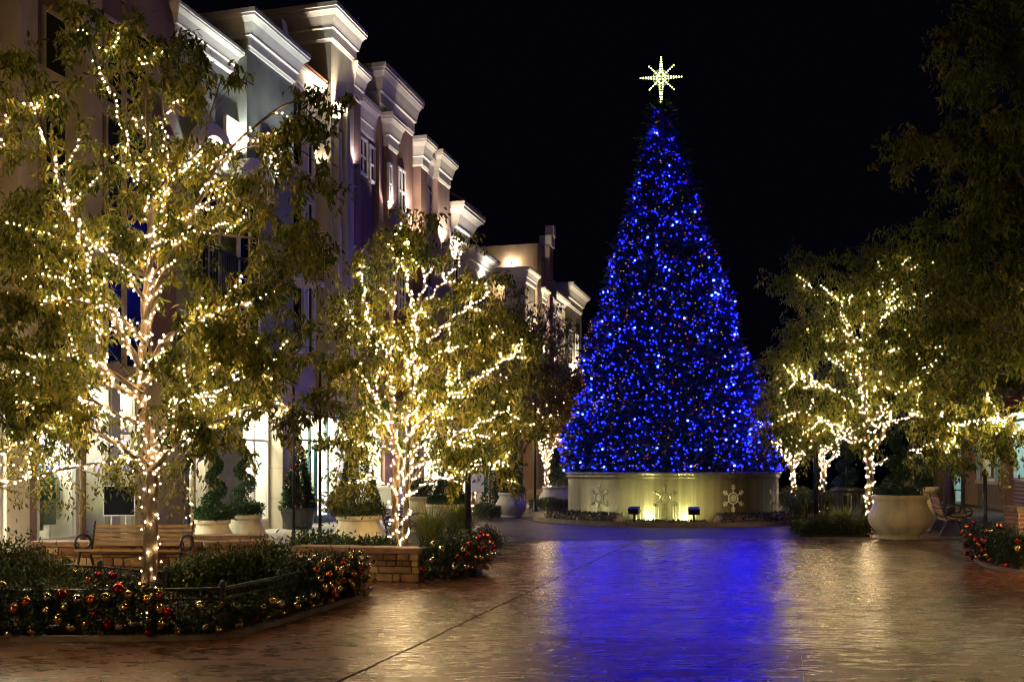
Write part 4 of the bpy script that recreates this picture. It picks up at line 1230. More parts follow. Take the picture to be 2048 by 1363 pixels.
# ================================================================ the Christmas tree
CT = Vector((5.38, 33.7, 0)); RIMZ = 1.6
PR = 3.52
ct = empty('christmas_tree', CT + Vector((0, 0, RIMZ)), 'giant cone Christmas tree covered in blue lights with a star on top', 'christmas tree')
prof = [(940, 1342, 208), (900, 1337, 211), (800, 1335, 190), (700, 1331, 161), (600, 1329, 133), (500, 1328, 101), (400, 1326, 69), (300, 1323, 35), (240, 1322, 22), (213, 1322, 12)]
prof = [(EYE + (HY - y) / FP * CT.y, (x - CX) / FP * CT.y, r * (0.965 - 0.05 * min(1, (940 - y) / 400)) / FP * CT.y) for y, x, r in prof]
pz = np.array([p[0] for p in prof]); pxx = np.array([p[1] for p in prof]); prr = np.array([p[2] for p in prof])
def cone_pts(n, shell=(0.86, 1.03), front=None):
    z = []
    while len(z) < n:
        zz = random.uniform(pz[0], pz[-1])
        if random.random() < (np.interp(zz, pz, prr) + 0.15) / (prr.max() + 0.15): z.append(zz)
    z = np.array(z)
    r = np.interp(z, pz, prr) * rng.uniform(shell[0], shell[1], n)
    a = rng.uniform(0, 2 * np.pi, n)
    r = r * (1 + 0.05 * np.sin(3 * a + z * 1.9) + 0.045 * np.sin(8 * a - z * 3.1) + 0.035 * np.sin(z * 5.2 + 2 * np.sin(2 * a)))
    x0 = np.interp(z, pz, pxx)
    P = np.stack([x0 + r * np.cos(a), CT.y + r * np.sin(a), z], 1)
    D = np.stack([np.cos(a), np.sin(a), np.zeros(n)], 1)
    return P, D
MB().tube([CT + Vector((0, 0, RIMZ - 0.4)), (float(pxx[-1]), CT.y, float(pz[-1]) + 0.1)], [0.2, 0.06], 8).build('trunk', M_bark, ct, True)
# inner core of dark boughs, then bristling sprigs
P, D = cone_pts(9000, (0.55, 0.95)); D = D + rng.normal(0, 0.5, D.shape) + np.array([0, 0, -0.1])
foliage(ct, P, D, rng.uniform(0.35, 0.6, len(P)), 0.16, M_needle, 'inner_boughs')
P, D = cone_pts(5200, (0.82, 0.98))
sp_p = np.repeat(P, 9, axis=0) + rng.normal(0, 0.05, (len(P) * 9, 3)); sp_d = np.repeat(D, 9, axis=0) + rng.normal(0, 0.7, (len(P) * 9, 3)) + np.array([0, 0, 0.05])
foliage(ct, sp_p, sp_d, rng.uniform(0.12, 0.26, len(sp_p)), 0.035, M_needle, 'sprigs')
# leader tuft under the star
tp = np.array([[pxx[-1], CT.y, pz[-1] - 0.1]]) + rng.normal(0, 0.1, (300, 3)) * np.array([1.4, 1.4, 0.8])
foliage(ct, tp, rng.normal(0, 1, (300, 3)), 0.22, 0.04, M_box, 'leader_tuft')
bl = empty('blue_light_string', CT + Vector((0, 0, RIMZ)), 'blue lights strung all over the giant Christmas tree', 'string lights')
P, D = cone_pts(1500, (0.97, 1.05))
P[:, 2] = np.minimum(P[:, 2], pz[-1] - 0.25)
bulbs(bl, P, 0.024, ico_mesh('bulb', 0.026, M_blue, 1), M_blue, 220)
P, D = cone_pts(150, (1.0, 1.05)); P[:, 2] = np.minimum(P[:, 2], pz[-1] - 0.25)
bulbs(bl, P, 0.03, ico_mesh('bulb', 0.033, M_blue_hot, 1), M_blue_hot, 80)
for mm, nm in ((M_red_glint, 'red_glints'), (M_gold_glint, 'gold_glints')):  # flattened glowing specks, ornament glints put in as emission, not lamps
    P, D = cone_pts(650, (1.0, 1.06)); P[:, 2] = np.minimum(P[:, 2], pz[-1] - 0.3)
    V, F = octa(P, rng.uniform(0.016, 0.03, len(P))); V = V.reshape(-1, 6, 3); V[:, :, 2] = V[:, :, 2].mean(1)[:, None] + (V[:, :, 2] - V[:, :, 2].mean(1)[:, None]) * 0.6; tag(np_mesh(nm, V.reshape(-1, 3), F, mm, bl), kind='stuff')
P, D = cone_pts(1300, (0.9, 1.02)); P[:, 2] = np.minimum(P[:, 2], pz[-1] - 0.25)
V, F = octa(P, rng.uniform(0.012, 0.02, len(P))); tag(np_mesh('small_bulbs', V, F, M_blue_dim, bl), kind='stuff')
# red and gold ornaments
obj_me = [ball_mesh('ornament', m, 8, 6) for m in (M_red, M_gold, M_champ)]
P, D = cone_pts(900, (1.0, 1.06))
P = P[(P[:, 1] < CT.y + 0.8) & (P[:, 2] < pz[-1] - 0.4)][:300]
for p in P:
    k = random.uniform(0.035, 0.06)
    inst('ornament', random.choice(obj_me), ct, Matrix.LocRotScale(Vector(p), None, (k, k, k)))
# star
sc = at(1322, 156, CT.y)
pxm = CT.y / FP
star = empty('star_topper', at(1322, 214, CT.y), 'yellow white lit star with long rays on top of the Christmas tree', 'star')
sfr = MB(); spts = []
def ray(dx, dy, w, n, dbl=True):
    L_ = math.hypot(dx, dy); ux, uy = dx / L_, dy / L_
    tip = (dx, dy)
    for sgn in ((-1, 1) if dbl else (0,)):
        b_ = (-uy * w * sgn + ux * 4, ux * w * sgn + uy * 4)
        A = sc + Vector((b_[0] * pxm, -0.02, -b_[1] * pxm)); B = sc + Vector((tip[0] * pxm, -0.02, -tip[1] * pxm))
        sfr.tube([A, B], 0.008, 4)
        for i in range(n + 1): spts.append(A.lerp(B, i / n))
ray(0, -41, 3.6, 8); ray(0, 58, 4.2, 11); ray(-41, 1, 3.2, 7); ray(41, -2, 3.2, 7)
for dx, dy in ((-24, -22), (25, -25), (-23, 24), (26, 23)): ray(dx, dy, 0, 6, False)
ring = [sc + Vector((16 * pxm * math.cos(a), 0, 16 * pxm * math.sin(a))) for a in [2 * math.pi * k / 24 for k in range(25)]]
sfr.tube(ring, 0.013, 5)
for k in range(12):
    a = 2 * math.pi * k / 12
    spts.append(sc + Vector((8 * pxm * math.cos(a), -0.03, 11 * pxm * math.sin(a))))
    sfr.tube([sc, ring[k * 2]], 0.007, 4)
sfr.build('frame', emit('star_rope_light', (0.9, 1.0, 0.2), 0.1), star)
sb_me = ico_mesh('star_bulb', 0.027, M_star, 1)
for p in spts: inst('bulb', sb_me, star, Matrix.Translation(p))

# planter drum
M_drum = mat('satin_bronze_panel', (0.165, 0.138, 0.078), 0.28, 0.2, 1.5, 0.9, 5.0, metal=0.5, stretch=(3.0, 3.0, 0.06))
pl = empty('tree_planter', CT, 'round satin bronze planter drum with snowflakes under the Christmas tree', 'planter')
MB().lathe(CT, [(PR - 0.05, 0.0), (PR - 0.02, 0.1), (PR - 0.04, 0.14), (PR - 0.04, RIMZ - 0.22)], 96, False).build('drum', M_drum, pl, True)
MB().lathe(CT, [(PR - 0.04, RIMZ - 0.22), (PR + 0.0, RIMZ - 0.2), (PR + 0.03, RIMZ - 0.14), (PR + 0.0, RIMZ - 0.1), (PR + 0.06, RIMZ - 0.06), (PR + 0.07, RIMZ - 0.01), (PR + 0.03, RIMZ), (PR - 0.25, RIMZ - 0.02)], 96, False, False).build('rim', M_drum, pl, True)
MB().lathe(CT, [(PR - 0.25, RIMZ - 0.08), (0.02, RIMZ - 0.06)], 48, True, False).build('soil', M_soil, pl)
# panel seams
M_flake = mat('snowflake_relief', (0.72, 0.66, 0.48), 0.6, 0.05)
def drum_pt(px, z, off=0.0):
    """point on the drum face in column px"""
    a = (px - CX) / FP
    A = a * a + 1; B = -2 * (a * CT.x + CT.y); C_ = CT.x ** 2 + CT.y ** 2 - (PR - 0.04) ** 2
    Y = (-B - math.sqrt(max(0, B * B - 4 * A * C_))) / (2 * A)
    p = Vector((a * Y, Y, 0)); n = (p - CT); n.z = 0; n.normalize()
    return p + n * off + Vector((0, 0, z)), n
for nth, (px, lab) in enumerate(((1198, 'snowflake relief left of the floodlights'), (1330, 'snowflake relief between the two floodlights'), (1466, 'snowflake relief right of the floodlights'), (1546, 'snowflake relief at the right edge of the drum'))):
    c, n = drum_pt(px, 0.80, 0.012)
    e1_ = Vector((0, 0, 1)).cross(n).normalized(); ez = Vector((0, 0, 1))
    sf = MB()
    def P2(u, w): return c + e1_ * u + ez * w
    for k in range(6):
        a = math.pi / 2 + k * math.pi / 3
        d = (math.cos(a), math.sin(a))
        sf.tube([P2(d[0] * 0.16, d[1] * 0.16), P2(d[0] * 0.42, d[1] * 0.42)], 0.022, 5)
        for q_, l_ in ((0.26, 0.1), (0.34, 0.08)):
            for s_ in (-1, 1):
                b_ = a + s_ * 0.85
                sf.tube([P2(d[0] * q_, d[1] * q_), P2(d[0] * q_ + math.cos(b_) * l_, d[1] * q_ + math.sin(b_) * l_)], 0.018, 5)
    for rr_ in (0.165,):
        sf.tube([P2(rr_ * math.cos(2 * math.pi * k / 20), rr_ * math.sin(2 * math.pi * k / 20)) for k in range(21)], 0.026, 5)
    sf.lathe((0, 0, 0), [(0.0, 0)], 3) if False else None
    disc = [P2(0.11 * math.cos(2 * math.pi * k / 16), 0.11 * math.sin(2 * math.pi * k / 16)) for k in range(16)]
    sf.extrude(disc, n * 0.015)
    sf.build('snowflake', M_drum if nth == 1 else M_flake, pl)  # middle flake takes the drum colour: floodlight wash-out put into its finish
# floodlights on the ground
def ground_flood(px, label):
    f0, n = drum_pt(px, 0.0, 1.08)
    e = empty('ground_floodlight', f0, label, 'floodlight', group='ground floodlights before the planter')
    MB().tube([f0, f0 + Vector((0, 0, 0.38))], 0.03, 8).build('stake', M_iron, e)
    r = Vector((0, 0, 1)).cross(n).normalized()
    ax = (-n * 0.9 + Vector((0, 0, 0.35))).normalized(); up_ = ax.cross(r).normalized()
    MB().box(f0 + Vector((0, 0, 0.47)), r * 0.16, up_ * 0.085, ax * 0.1).build('lamp_housing', M_iron, e)
    MB().box(f0 + Vector((0, 0, 0.47)) + ax * 0.106, r * 0.13, up_ * 0.06, ax * 0.004).build('lens', M_lens, e)
    spot('lamp', f0 + Vector((0, 0, 0.5)) + ax * 0.13, f0 - n * 1.08 + Vector((0, 0, 0.7)), 62, 110, 1.0, (0.93, 1.0, 0.42), e, 0.05)
ground_flood(1288, 'left one of the two ground floodlights aimed at the drum')
ground_flood(1376, 'right one of the two ground floodlights aimed at the drum')
# kerb and clipped hedges round the drum
def hedge_arc(px0, px1, label, h, w, off, n, mname=M_garl, kerb=False):
    e = empty('clipped_hedge', drum_pt((px0 + px1) / 2, 0, off)[0], label, 'hedge')
    pos = []
    for _ in range(n):
        px = random.uniform(px0, px1); p, nn = drum_pt(px, random.uniform(0.02, h), off + random.uniform(-w / 2, w / 2)); pos.append(tuple(p))
    pos = np.array(pos)
    foliage(e, pos, rng.normal(0, 1, pos.shape) + np.array([0, 0, 0.3]), rng.uniform(0.05, 0.1, len(pos)), 0.04, mname)
    core = MB()
    for i in range(16):
        a_, b_ = px0 + (px1 - px0) * (i + 0.15) / 16, px0 + (px1 - px0) * (i + 0.85) / 16
        p, nn = drum_pt((a_ + b_) / 2, h * 0.4, off)
        core.lathe(p - Vector((0, 0, h * 0.4)), [(w * 0.3, 0), (w * 0.36, h * 0.5), (w * 0.2, h * 0.85)], 8, True)
    core.build('stems', M_twig, e)
    return e
hg1 = hedge_arc(1137, 1252, 'low dark hedge at the left foot of the planter drum', 0.36, 0.6, 0.55, 2600)
hg2 = hedge_arc(1422, 1553, 'low dark hedge at the right foot of the planter drum', 0.36, 0.6, 0.55, 2600)
hg3 = hedge_arc(1268, 1400, 'thin low hedge behind the ground floodlights', 0.16, 0.3, 0.55, 1200)
cur = MB(); pts_ = []
kb = MB()
for i in range(28):
    a_, b_ = 1140 + (1550 - 1140) * i / 28, 1140 + (1550 - 1140) * (i + 1) / 28
    P0, n0 = drum_pt(a_, 0, 1.25); P1, n1 = drum_pt(b_, 0, 1.25)
    kb.add([P0, P1, P1 - n1 * 0.16, P0 - n0 * 0.16] + [p + Vector((0, 0, 0.13)) for p in (P0, P1, P1 - n1 * 0.16, P0 - n0 * 0.16)], [(0, 1, 5, 4), (1, 2, 6, 5), (2, 3, 7, 6), (3, 0, 4, 7), (4, 5, 6, 7)])
kb = fix_normals(kb.build('planter_kerb', M_kerb)); tag(kb, kind='structure')

# ================================================================ stone seat walls
stone_me = []
import bmesh
for k in range(9):
    bm = bmesh.new(); bmesh.ops.create_cube(bm, size=1.0)
    bmesh.ops.bevel(bm, geom=[e for e in bm.edges], offset=0.06, segments=1, affect='EDGES')
    for v in bm.verts: v.co += Vector((random.uniform(-1, 1) * 0.025, random.uniform(-1, 1) * 0.03, random.uniform(-1, 1) * 0.03))
    me = bpy.data.meshes.new('stone'); bm.to_mesh(me); bm.free(); me.materials.append(M_stone[k % 3]); stone_me.append(me)
def stone_wall(a, b, label, h=0.5, th=0.34, cap_h=0.085):
    a = Vector((a.x, a.y, 0)); b = Vector((b.x, b.y, 0))
    L_ = (b - a).length; d = (b - a) / L_; n = Vector((d.y, -d.x, 0))      # n faces the viewer side
    w = empty('stone_seat_wall', a.lerp(b, 0.5), label, 'wall', group='stone seat walls')
    rot = Matrix((d, -n, Vector((0, 0, 1)))).transposed().to_4x4()
    MB().box(a.lerp(b, 0.5) - n * (th / 2) + Vector((0, 0, (h - cap_h) / 2)), d * (L_ / 2 - 0.03), n * (th / 2 - 0.03), (0, 0, (h - cap_h) / 2)).build('mortar_core', M_mortar, w)
    z = 0.0
    courses = []
    while z < h - cap_h - 0.02:
        ch = min(random.uniform(0.045, 0.16), h - cap_h - z)
        if h - cap_h - z - ch < 0.05: ch = h - cap_h - z
        courses.append((z, ch)); z += ch
    for z, ch in courses:
        x = 0.0
        while x < L_ - 0.01:
            sw = random.choice((random.uniform(0.1, 0.2), random.uniform(0.18, 0.52)))
            if L_ - x - sw < 0.12: sw = L_ - x
            dep = random.uniform(0.1, 0.13); pr = random.uniform(-0.016, 0.024)
            c = a + d * (x + sw / 2) + n * (pr - dep / 2) + Vector((0, 0, z + ch / 2))
            inst('stone', random.choice(stone_me), w, Matrix.Translation(c) @ rot @ Matrix.Diagonal((sw - 0.014, dep, ch - 0.013, 1)))
            x += sw
        # end face stones
        for e_, sg in ((b, 1), (a, -1)):
            c = e_ + d * sg * random.uniform(-0.05, -0.04) - n * (th / 2 + 0.05) + Vector((0, 0, z + ch / 2))
            inst('stone', random.choice(stone_me), w, Matrix.Translation(c) @ rot @ Matrix.Diagonal((0.11, th - 0.14, ch - 0.008, 1)))
    x = -0.04
    while x < L_ + 0.03:
        sw = random.uniform(0.6, 0.95)
        if L_ + 0.04 - x - sw < 0.3: sw = L_ + 0.04 - x
        c = a + d * (x + sw / 2) - n * (th / 2) + Vector((0, 0, h - cap_h / 2 + random.uniform(-0.003, 0.003)))
        me_ = cap_mes[random.randrange(3)]
        inst('cap_stone', me_, w, Matrix.Translation(c) @ rot @ Matrix.Diagonal((sw - 0.008, th + 0.09, cap_h, 1)))
        x += sw
    return w
cap_mes = []
for k in range(3):
    bm = bmesh.new(); bmesh.ops.create_cube(bm, size=1.0)
    bmesh.ops.subdivide_edges(bm, edges=[e for e in bm.edges if abs((e.verts[0].co - e.verts[1].co).x) > 0.5], cuts=3)
    bmesh.ops.bevel(bm, geom=[e for e in bm.edges if e.calc_face_angle(0) > 0.5], offset=0.03, segments=1, affect='EDGES')
    for v in bm.verts: v.co += Vector((0, random.uniform(-1, 1) * 0.015, random.uniform(-1, 1) * 0.05))
    me = bpy.data.meshes.new('cap_stone'); bm.to_mesh(me); bm.free(); me.materials.append(M_cap); cap_mes.append(me)
stone_wall(gx(380, 13.5), gx(722, 13.05), 'lower stone seat wall ending behind the bauble garland')
stone_wall(gx(590, 15.2), gx(838, 14.75), 'stone seat wall in front of the twin stemmed lit tree')
stone_wall(gx(60, 16.1), gx(400, 16.2), 'stone seat wall right behind the slatted bench')
stone_wall(gx(412, 16.1), gx(542, 16.5), 'short stone wall right of the slatted bench')
stone_wall(gx(345, 17.6), gx(528, 17.8), 'stone wall in front of the pair of spiral topiary pots')

# planting beds: soil with kerbs
def bed(poly, z, label_kind='bed'):
    o = MB().prism([(p.x, p.y) for p in poly], -0.02, z).build('planting_bed', M_soil); tag(o, kind='structure'); return o
bed([gx(-500, 10.0), gx(83, 9.9), gx(440, 10.1), gx(560, 11.1), gx(690, 12.9), gx(600, 13.15), gx(400, 13.35), gx(335, 11.6), gx(60, 12.6), gx(-500, 12.6)], 0.09)
bed([gx(600, 15.6), gx(838, 15.2), gx(930, 15.3), gx(965, 16.8), gx(960, 19.5), gx(700, 17.8), gx(600, 17.3)], 0.42 * 0.3)
bed([gx(640, 15.56), gx(828, 15.16), gx(842, 17.4), gx(660, 17.4)], 0.4)
bed([gx(1600, 24.7), gx(1740, 24.7), gx(1740, 31), gx(1600, 31)], 0.06)
bed([gx(1955, 18.6), gx(2250, 14.5), gx(2400, 18), gx(2060, 23)], 0.08)
# kerb of the front bed
kerb_pts = [gx(-500, 9.72), gx(83, 9.72), gx(300, 9.78), gx(446, 9.92), gx(530, 10.6), gx(640, 11.9), gx(712, 12.95)]
def kerb_run(pts, w=0.1, h=0.05):
    mb = MB()
    P = cr(pts, 3)
    for i in range(len(P) - 1):
        d = (P[i + 1] - P[i]).normalized(); n = Vector((d.y, -d.x, 0))
        A, B = P[i], P[i + 1]
        up_ = Vector((0, 0, h))
        A1, B1 = A - d * 0.02, B + d * 0.02
        mb.add([A1 + n * w, B1 + n * w, B1, A1, A1 + n * (w - 0.02) + up_, B1 + n * (w - 0.02) + up_, B1 + up_, A1 + up_], [(0, 1, 5, 4), (4, 5, 6, 7)])
    o = fix_normals(mb.build('kerb', M_kerb)); tag(o, kind='structure'); return o
kerb_run(kerb_pts)
kerb_run([gx(1955, 18.5), gx(1985, 17.0), gx(2060, 15.9), gx(2200, 14.6)], 0.1, 0.05)

# ================================================================ iron fences
def fence(pts, label, h=0.47, group='low iron fences'):
    f = empty('iron_fence', pts[0], label, 'fence', group=group)
    rail_z = (h, h - 0.1, 0.12)
    for i in range(len(pts) - 1):
        a, b = pts[i], pts[i + 1]
        for k, z in enumerate(rail_z):
            up_ = Vector((0, 0, z))
            d = (b - a).normalized(); n = Vector((-d.y, d.x, 0))
            MB().box((a + b) / 2 + up_, (b - a) / 2, n * (0.022 if k == 0 else 0.012), (0, 0, 0.014 if k == 0 else 0.009)).build('rail', M_iron, f)
    for a in pts:
        MB().lathe(a, [(0.06, 0), (0.055, 0.03), (0.025, 0.05), (0.025, h + 0.02), (0.04, h + 0.03), (0.03, h + 0.07), (0.005, h + 0.09)], 8, True).build('post', M_iron, f)
    ring_mb = MB(); ring_mb.tube([Vector((0.04 * math.cos(x), 0, 0.04 * math.sin(x))) for x in [2 * math.pi * k / 14 for k in range(15)]], 0.007, 4, False)
    ring_me = ring_mb.mesh('ring', M_iron)
    bal_me = MB().wbox(-0.006, 0.006, -0.006, 0.006, 0, 1).mesh('baluster', M_iron)
    for i in range(len(pts) - 1):
        a, b = pts[i], pts[i + 1]; L_ = (b - a).length; n = int(L_ / 0.115)
        ang = math.atan2((b - a).y, (b - a).x)
        for k in range(n):
            p = a.lerp(b, (k + 0.5) / n)
            inst('ring', ring_me, f, Matrix.Translation(p + Vector((0, 0, h - 0.05))) @ Matrix.Rotation(ang, 4, 'Z'))
            inst('baluster', bal_me, f, Matrix.Translation(p + Vector((0, 0, 0.12))) @ Matrix.Diagonal((1, 1, h - 0.22, 1)))
    return f
fz0 = 0.02
f_front = [gx(-330, 9.8), gx(-120, 9.8), gx(83, 9.8), gx(265, 9.84), gx(446, 10.0), gx(560, 11.1), gx(640, 12.1), gx(708, 13.0)]
fence(f_front, 'black low iron fence along the front of the left bed')
f_back = [gx(-300, 12.7), gx(60, 12.7), gx(200, 12.2), gx(332, 11.5), gx(395, 12.3), gx(440, 13.2)]
fence(f_back, 'black low iron fence behind the big left tree')
f_mid = [gx(842, 15.0), gx(900, 15.2), gx(950, 15.9), gx(962, 17.2)]
fence(f_mid, 'black low iron fence under the garland past the stone wall')
f_right = [gx(1962, 18.4), gx(2035, 16.6), gx(2110, 15.8), gx(2300, 14.6)]
fence(f_right, 'black low iron fence round the right corner bed', 0.55)

# ================================================================ garlands with baubles
cap_me = MB().lathe((0, 0, 0), [(0.22, 0.93), (0.22, 1.12), (0.05, 1.16), (0.05, 1.3)], 7, True).mesh('bauble_cap', M_gold)
ball_me = [ball_mesh('bauble', m) for m in BAUB]
def garland(path, label, zc, rz, ry, n_leaf, n_b, rb, leaf=0.09, face=None, jitter=0.6, weights=(5, 2, 4, 2)):
    P = cr(path, 5)
    e = empty('bauble_garland', P[len(P) // 2], label, 'garland', group='evergreen garlands with baubles')
    pos = []; L_ = [0]
    for i in range(1, len(P)): L_.append(L_[-1] + (P[i] - P[i - 1]).length)
    def sample():
        s = random.uniform(0, L_[-1]); i = 1
        while i < len(P) - 1 and L_[i] < s: i += 1
        u = (s - L_[i - 1]) / max(1e-6, L_[i] - L_[i - 1]); d = (P[i] - P[i - 1]).normalized()
        return P[i - 1].lerp(P[i], u), d, s
    for _ in range(n_leaf):
        p, d, s = sample()
        swell = 1 + 0.25 * math.sin(s * 5.0) + 0.15 * math.sin(s * 11 + 1)
        a = random.uniform(0, 6.283); r = math.sqrt(random.random())
        n = Vector((d.y, -d.x, 0))
        pos.append(tuple(p + n * math.cos(a) * r * ry * swell + Vector((0, 0, max(0.05, zc + math.sin(a) * r * rz * swell)))))
    pos = np.array(pos)
    foliage(e, pos, rng.normal(0, 1, pos.shape) + np.array([0, -0.3, -0.2]), rng.uniform(leaf * 0.6, leaf * 1.3, len(pos)), leaf * 0.17, M_garl)
    placed = []; tries = 0
    while len(placed) < n_b and tries < n_b * 30:
        tries += 1
        p, d, s = sample()
        n = Vector((d.y, -d.x, 0))
        if n.y > 0 and abs(n.y) > abs(n.x): n = -n
        a = random.uniform(-1.25, 1.3)
        swell = 1 + 0.25 * math.sin(s * 5.0)
        q_ = p + n * math.cos(a) * ry * swell * random.uniform(1.2, 1.45) + Vector((0, 0, max(0.09, zc + math.sin(a) * rz * swell)))
        k = rb * random.uniform(0.7, 1.15)
        if any((q_ - o_).length < (k + ko) * 1.25 for o_, ko in placed): continue
        placed.append((q_, k))
        M = Matrix.LocRotScale(q_, Quaternion((1, random.uniform(-.3, .3), random.uniform(-.3, .3), 0)).normalized(), (k, k, k))
        o = inst('bauble', random.choices(ball_me, weights)[0], e, M)
        c_ = inst('bauble_cap', cap_me, o, M)
    return e
garland([gx(-60, 9.72), gx(83, 9.7), gx(180, 9.72), gx(330, 9.78)], 'garland of gold and red baubles on the fence at the lower left corner', 0.3, 0.22, 0.14, 5200, 38, 0.047)
garland([gx(300, 9.8), gx(446, 9.94), gx(560, 11.05), gx(590, 11.4)], 'sparse garland along the fence corner in front of the shrub', 0.2, 0.14, 0.13, 4000, 22, 0.044)
garland([gx(590, 11.5), gx(640, 12.1), gx(706, 12.95)], 'thick garland of small baubles at the end of the front fence', 0.33, 0.26, 0.2, 4600, 56, 0.038)
garland([gx(40, 12.55), gx(150, 12.2), gx(200, 12.0), gx(275, 11.7)], 'garland with copper baubles on the fence left of the big trunk', 0.34, 0.12, 0.13, 2400, 20, 0.045, weights=(2, 4, 1, 5))
garland([gx(325, 11.5), gx(345, 11.7), gx(395, 12.4)], 'short garland on the fence right of the big trunk', 0.36, 0.14, 0.12, 1800, 8, 0.038)
garland([gx(840, 14.95), gx(895, 15.05), gx(945, 15.7), gx(957, 17.0)], 'garland of red and champagne baubles past the stone wall end', 0.34, 0.26, 0.18, 5200, 58, 0.042, weights=(1, 5, 4, 1))
garland([gx(1960, 18.3), gx(1985, 17.4), gx(2030, 16.6), gx(2080, 16.0)], 'garland with red baubles on the right corner bed', 0.38, 0.3, 0.24, 6000, 30, 0.045, weights=(2, 5, 1, 3))

# ================================================================ shrubs and grasses
def shrub(loc, rx, ry, h, label, n=4000, leaf=0.06, m=M_shrub, name='shrub', flat=1.0, upw=0.6, lw=0.35, group='shrubs in the beds'):
    e = empty(name, loc, label, 'shrub', group=group)
    stem = MB()
    nb = 26
    tips = []
    for k in range(nb):
        a = random.uniform(0, 6.283); r = math.sqrt(random.random()) * 0.95
        tip = Vector(loc) + Vector((rx * r * math.cos(a), ry * r * math.sin(a), h * (1 - 0.55 * r * r) * random.uniform(0.75, 1.0)))
        base = Vector(loc) + Vector((rx * r * 0.3 * math.cos(a), ry * r * 0.3 * math.sin(a), 0))
        stem.tube([base, base.lerp(tip, 0.5) + Vector((0, 0, 0.05)), tip], [0.012, 0.008, 0.003], 4, False)
        tips.append((base, tip))
    stem.build('stems', M_twig, e)
    pos = []
    for _ in range(n):
        base, tip = random.choice(tips)
        u = random.uniform(0.25, 1.05)
        p = base.lerp(tip, u) + Vector((random.gauss(0, 0.09), random.gauss(0, 0.09), random.gauss(0, 0.06)))
        p.z = max(p.z, loc[2] + 0.02)
        pos.append(tuple(p))
    pos = np.array(pos)
    foliage(e, pos, rng.normal(0, 0.6, pos.shape) + np.array([0, 0, upw]), rng.uniform(leaf * 0.6, leaf * 1.3, len(pos)), leaf * lw, m)
    return e
shrub(gx(20, 11.5, 0.09), 0.75, 0.55, 0.78, 'bushy juniper shrub at the left edge behind the garland', 9000, 0.07)
shrub(gx(110, 11.2, 0.09), 0.4, 0.35, 0.3, 'small dark shrub left of the big trunk', 4000, 0.06)
shrub(gx(430, 12.0, 0.09), 0.55, 0.5, 0.62, 'spreading shrub right of the big trunk', 6500, 0.07)
shrub(gx(540, 12.3, 0.09), 0.6, 0.5, 0.66, 'spreading shrub behind the sparse garland', 7000, 0.07)
shrub(gx(640, 12.75, 0.09), 0.45, 0.3, 0.55, 'dark shrub at the end of the front bed', 4500, 0.07)
shrub(gx(905, 16.4, 0.12), 0.55, 0.75, 0.55, 'clipped dark shrub above the red bauble garland', 7000, 0.05, m=M_garl)
shrub(gx(965, 20.2, 0.0), 0.45, 0.7, 0.5, 'low dark hedge at the plaza corner past the garland', 5000, 0.05, m=M_garl)
for k, (px, Y) in enumerate(((610, 15.75), (660, 15.9), (700, 15.6), (745, 15.65), (770, 15.5))):
    shrub(gx(px, Y, 0.38), 0.2, 0.2, 0.34 if k < 2 else 0.2, ['tall sprig of small leaves at the left end of the walled bed', 'sprig of small leaves just left of the big pot', 'low leafy plant in front of the big pot', 'low leafy plant right in front of the pot foot', 'low leafy plant at the twin stemmed trunk'][k], 420, 0.07, m=M_box, name='leafy_plant', lw=0.5, group='leafy plants on the seat wall bed')
# right side
def box_hedge(px0, px1, Y, dep, h, label, n=7000, m=M_shrub):
    a, b = gx(px0, Y), gx(px1, Y)
    e = empty('low_hedge', (a + b) / 2, label, 'hedge')
    pos = np.stack([rng.uniform(a.x, b.x, n), rng.uniform(Y, Y + dep, n), rng.uniform(0.03, 1, n) ** 0.6 * h], 1)
    pos[:, 2] *= 1 + 0.12 * np.sin(pos[:, 0] * 5)
    foliage(e, pos, rng.normal(0, 0.8, pos.shape) + np.array([0, -0.2, 0.4]), rng.uniform(0.05, 0.1, n), 0.03, m)
    s = MB()
    for k in range(30):
        p = Vector((random.uniform(a.x, b.x), random.uniform(Y, Y + dep), 0)); s.tube([p, p + Vector((random.uniform(-.1, .1), 0, h * 0.9))], [0.012, 0.005], 4, False)
    s.build('stems', M_twig, e)
    return e
box_hedge(1598, 1752, 24.7, 0.9, 0.42, 'low shaggy hedge left of the big pale pot', 8000)
box_hedge(1592, 1680, 28.4, 1.5, 0.95, 'taller dark hedge behind the low one at the plaza edge', 8000)
box_hedge(1575, 1640, 40.0, 2.0, 0.9, 'far dark hedge right of the planter drum', 4000)
box_hedge(1060, 1140, 41.0, 1.5, 0.45, 'far low hedge under the lit trunk left of the drum', 4000)
box_hedge(950, 1000, 33.0, 1.5, 0.45, 'far low hedge left of the round purple-lit pot', 3000)
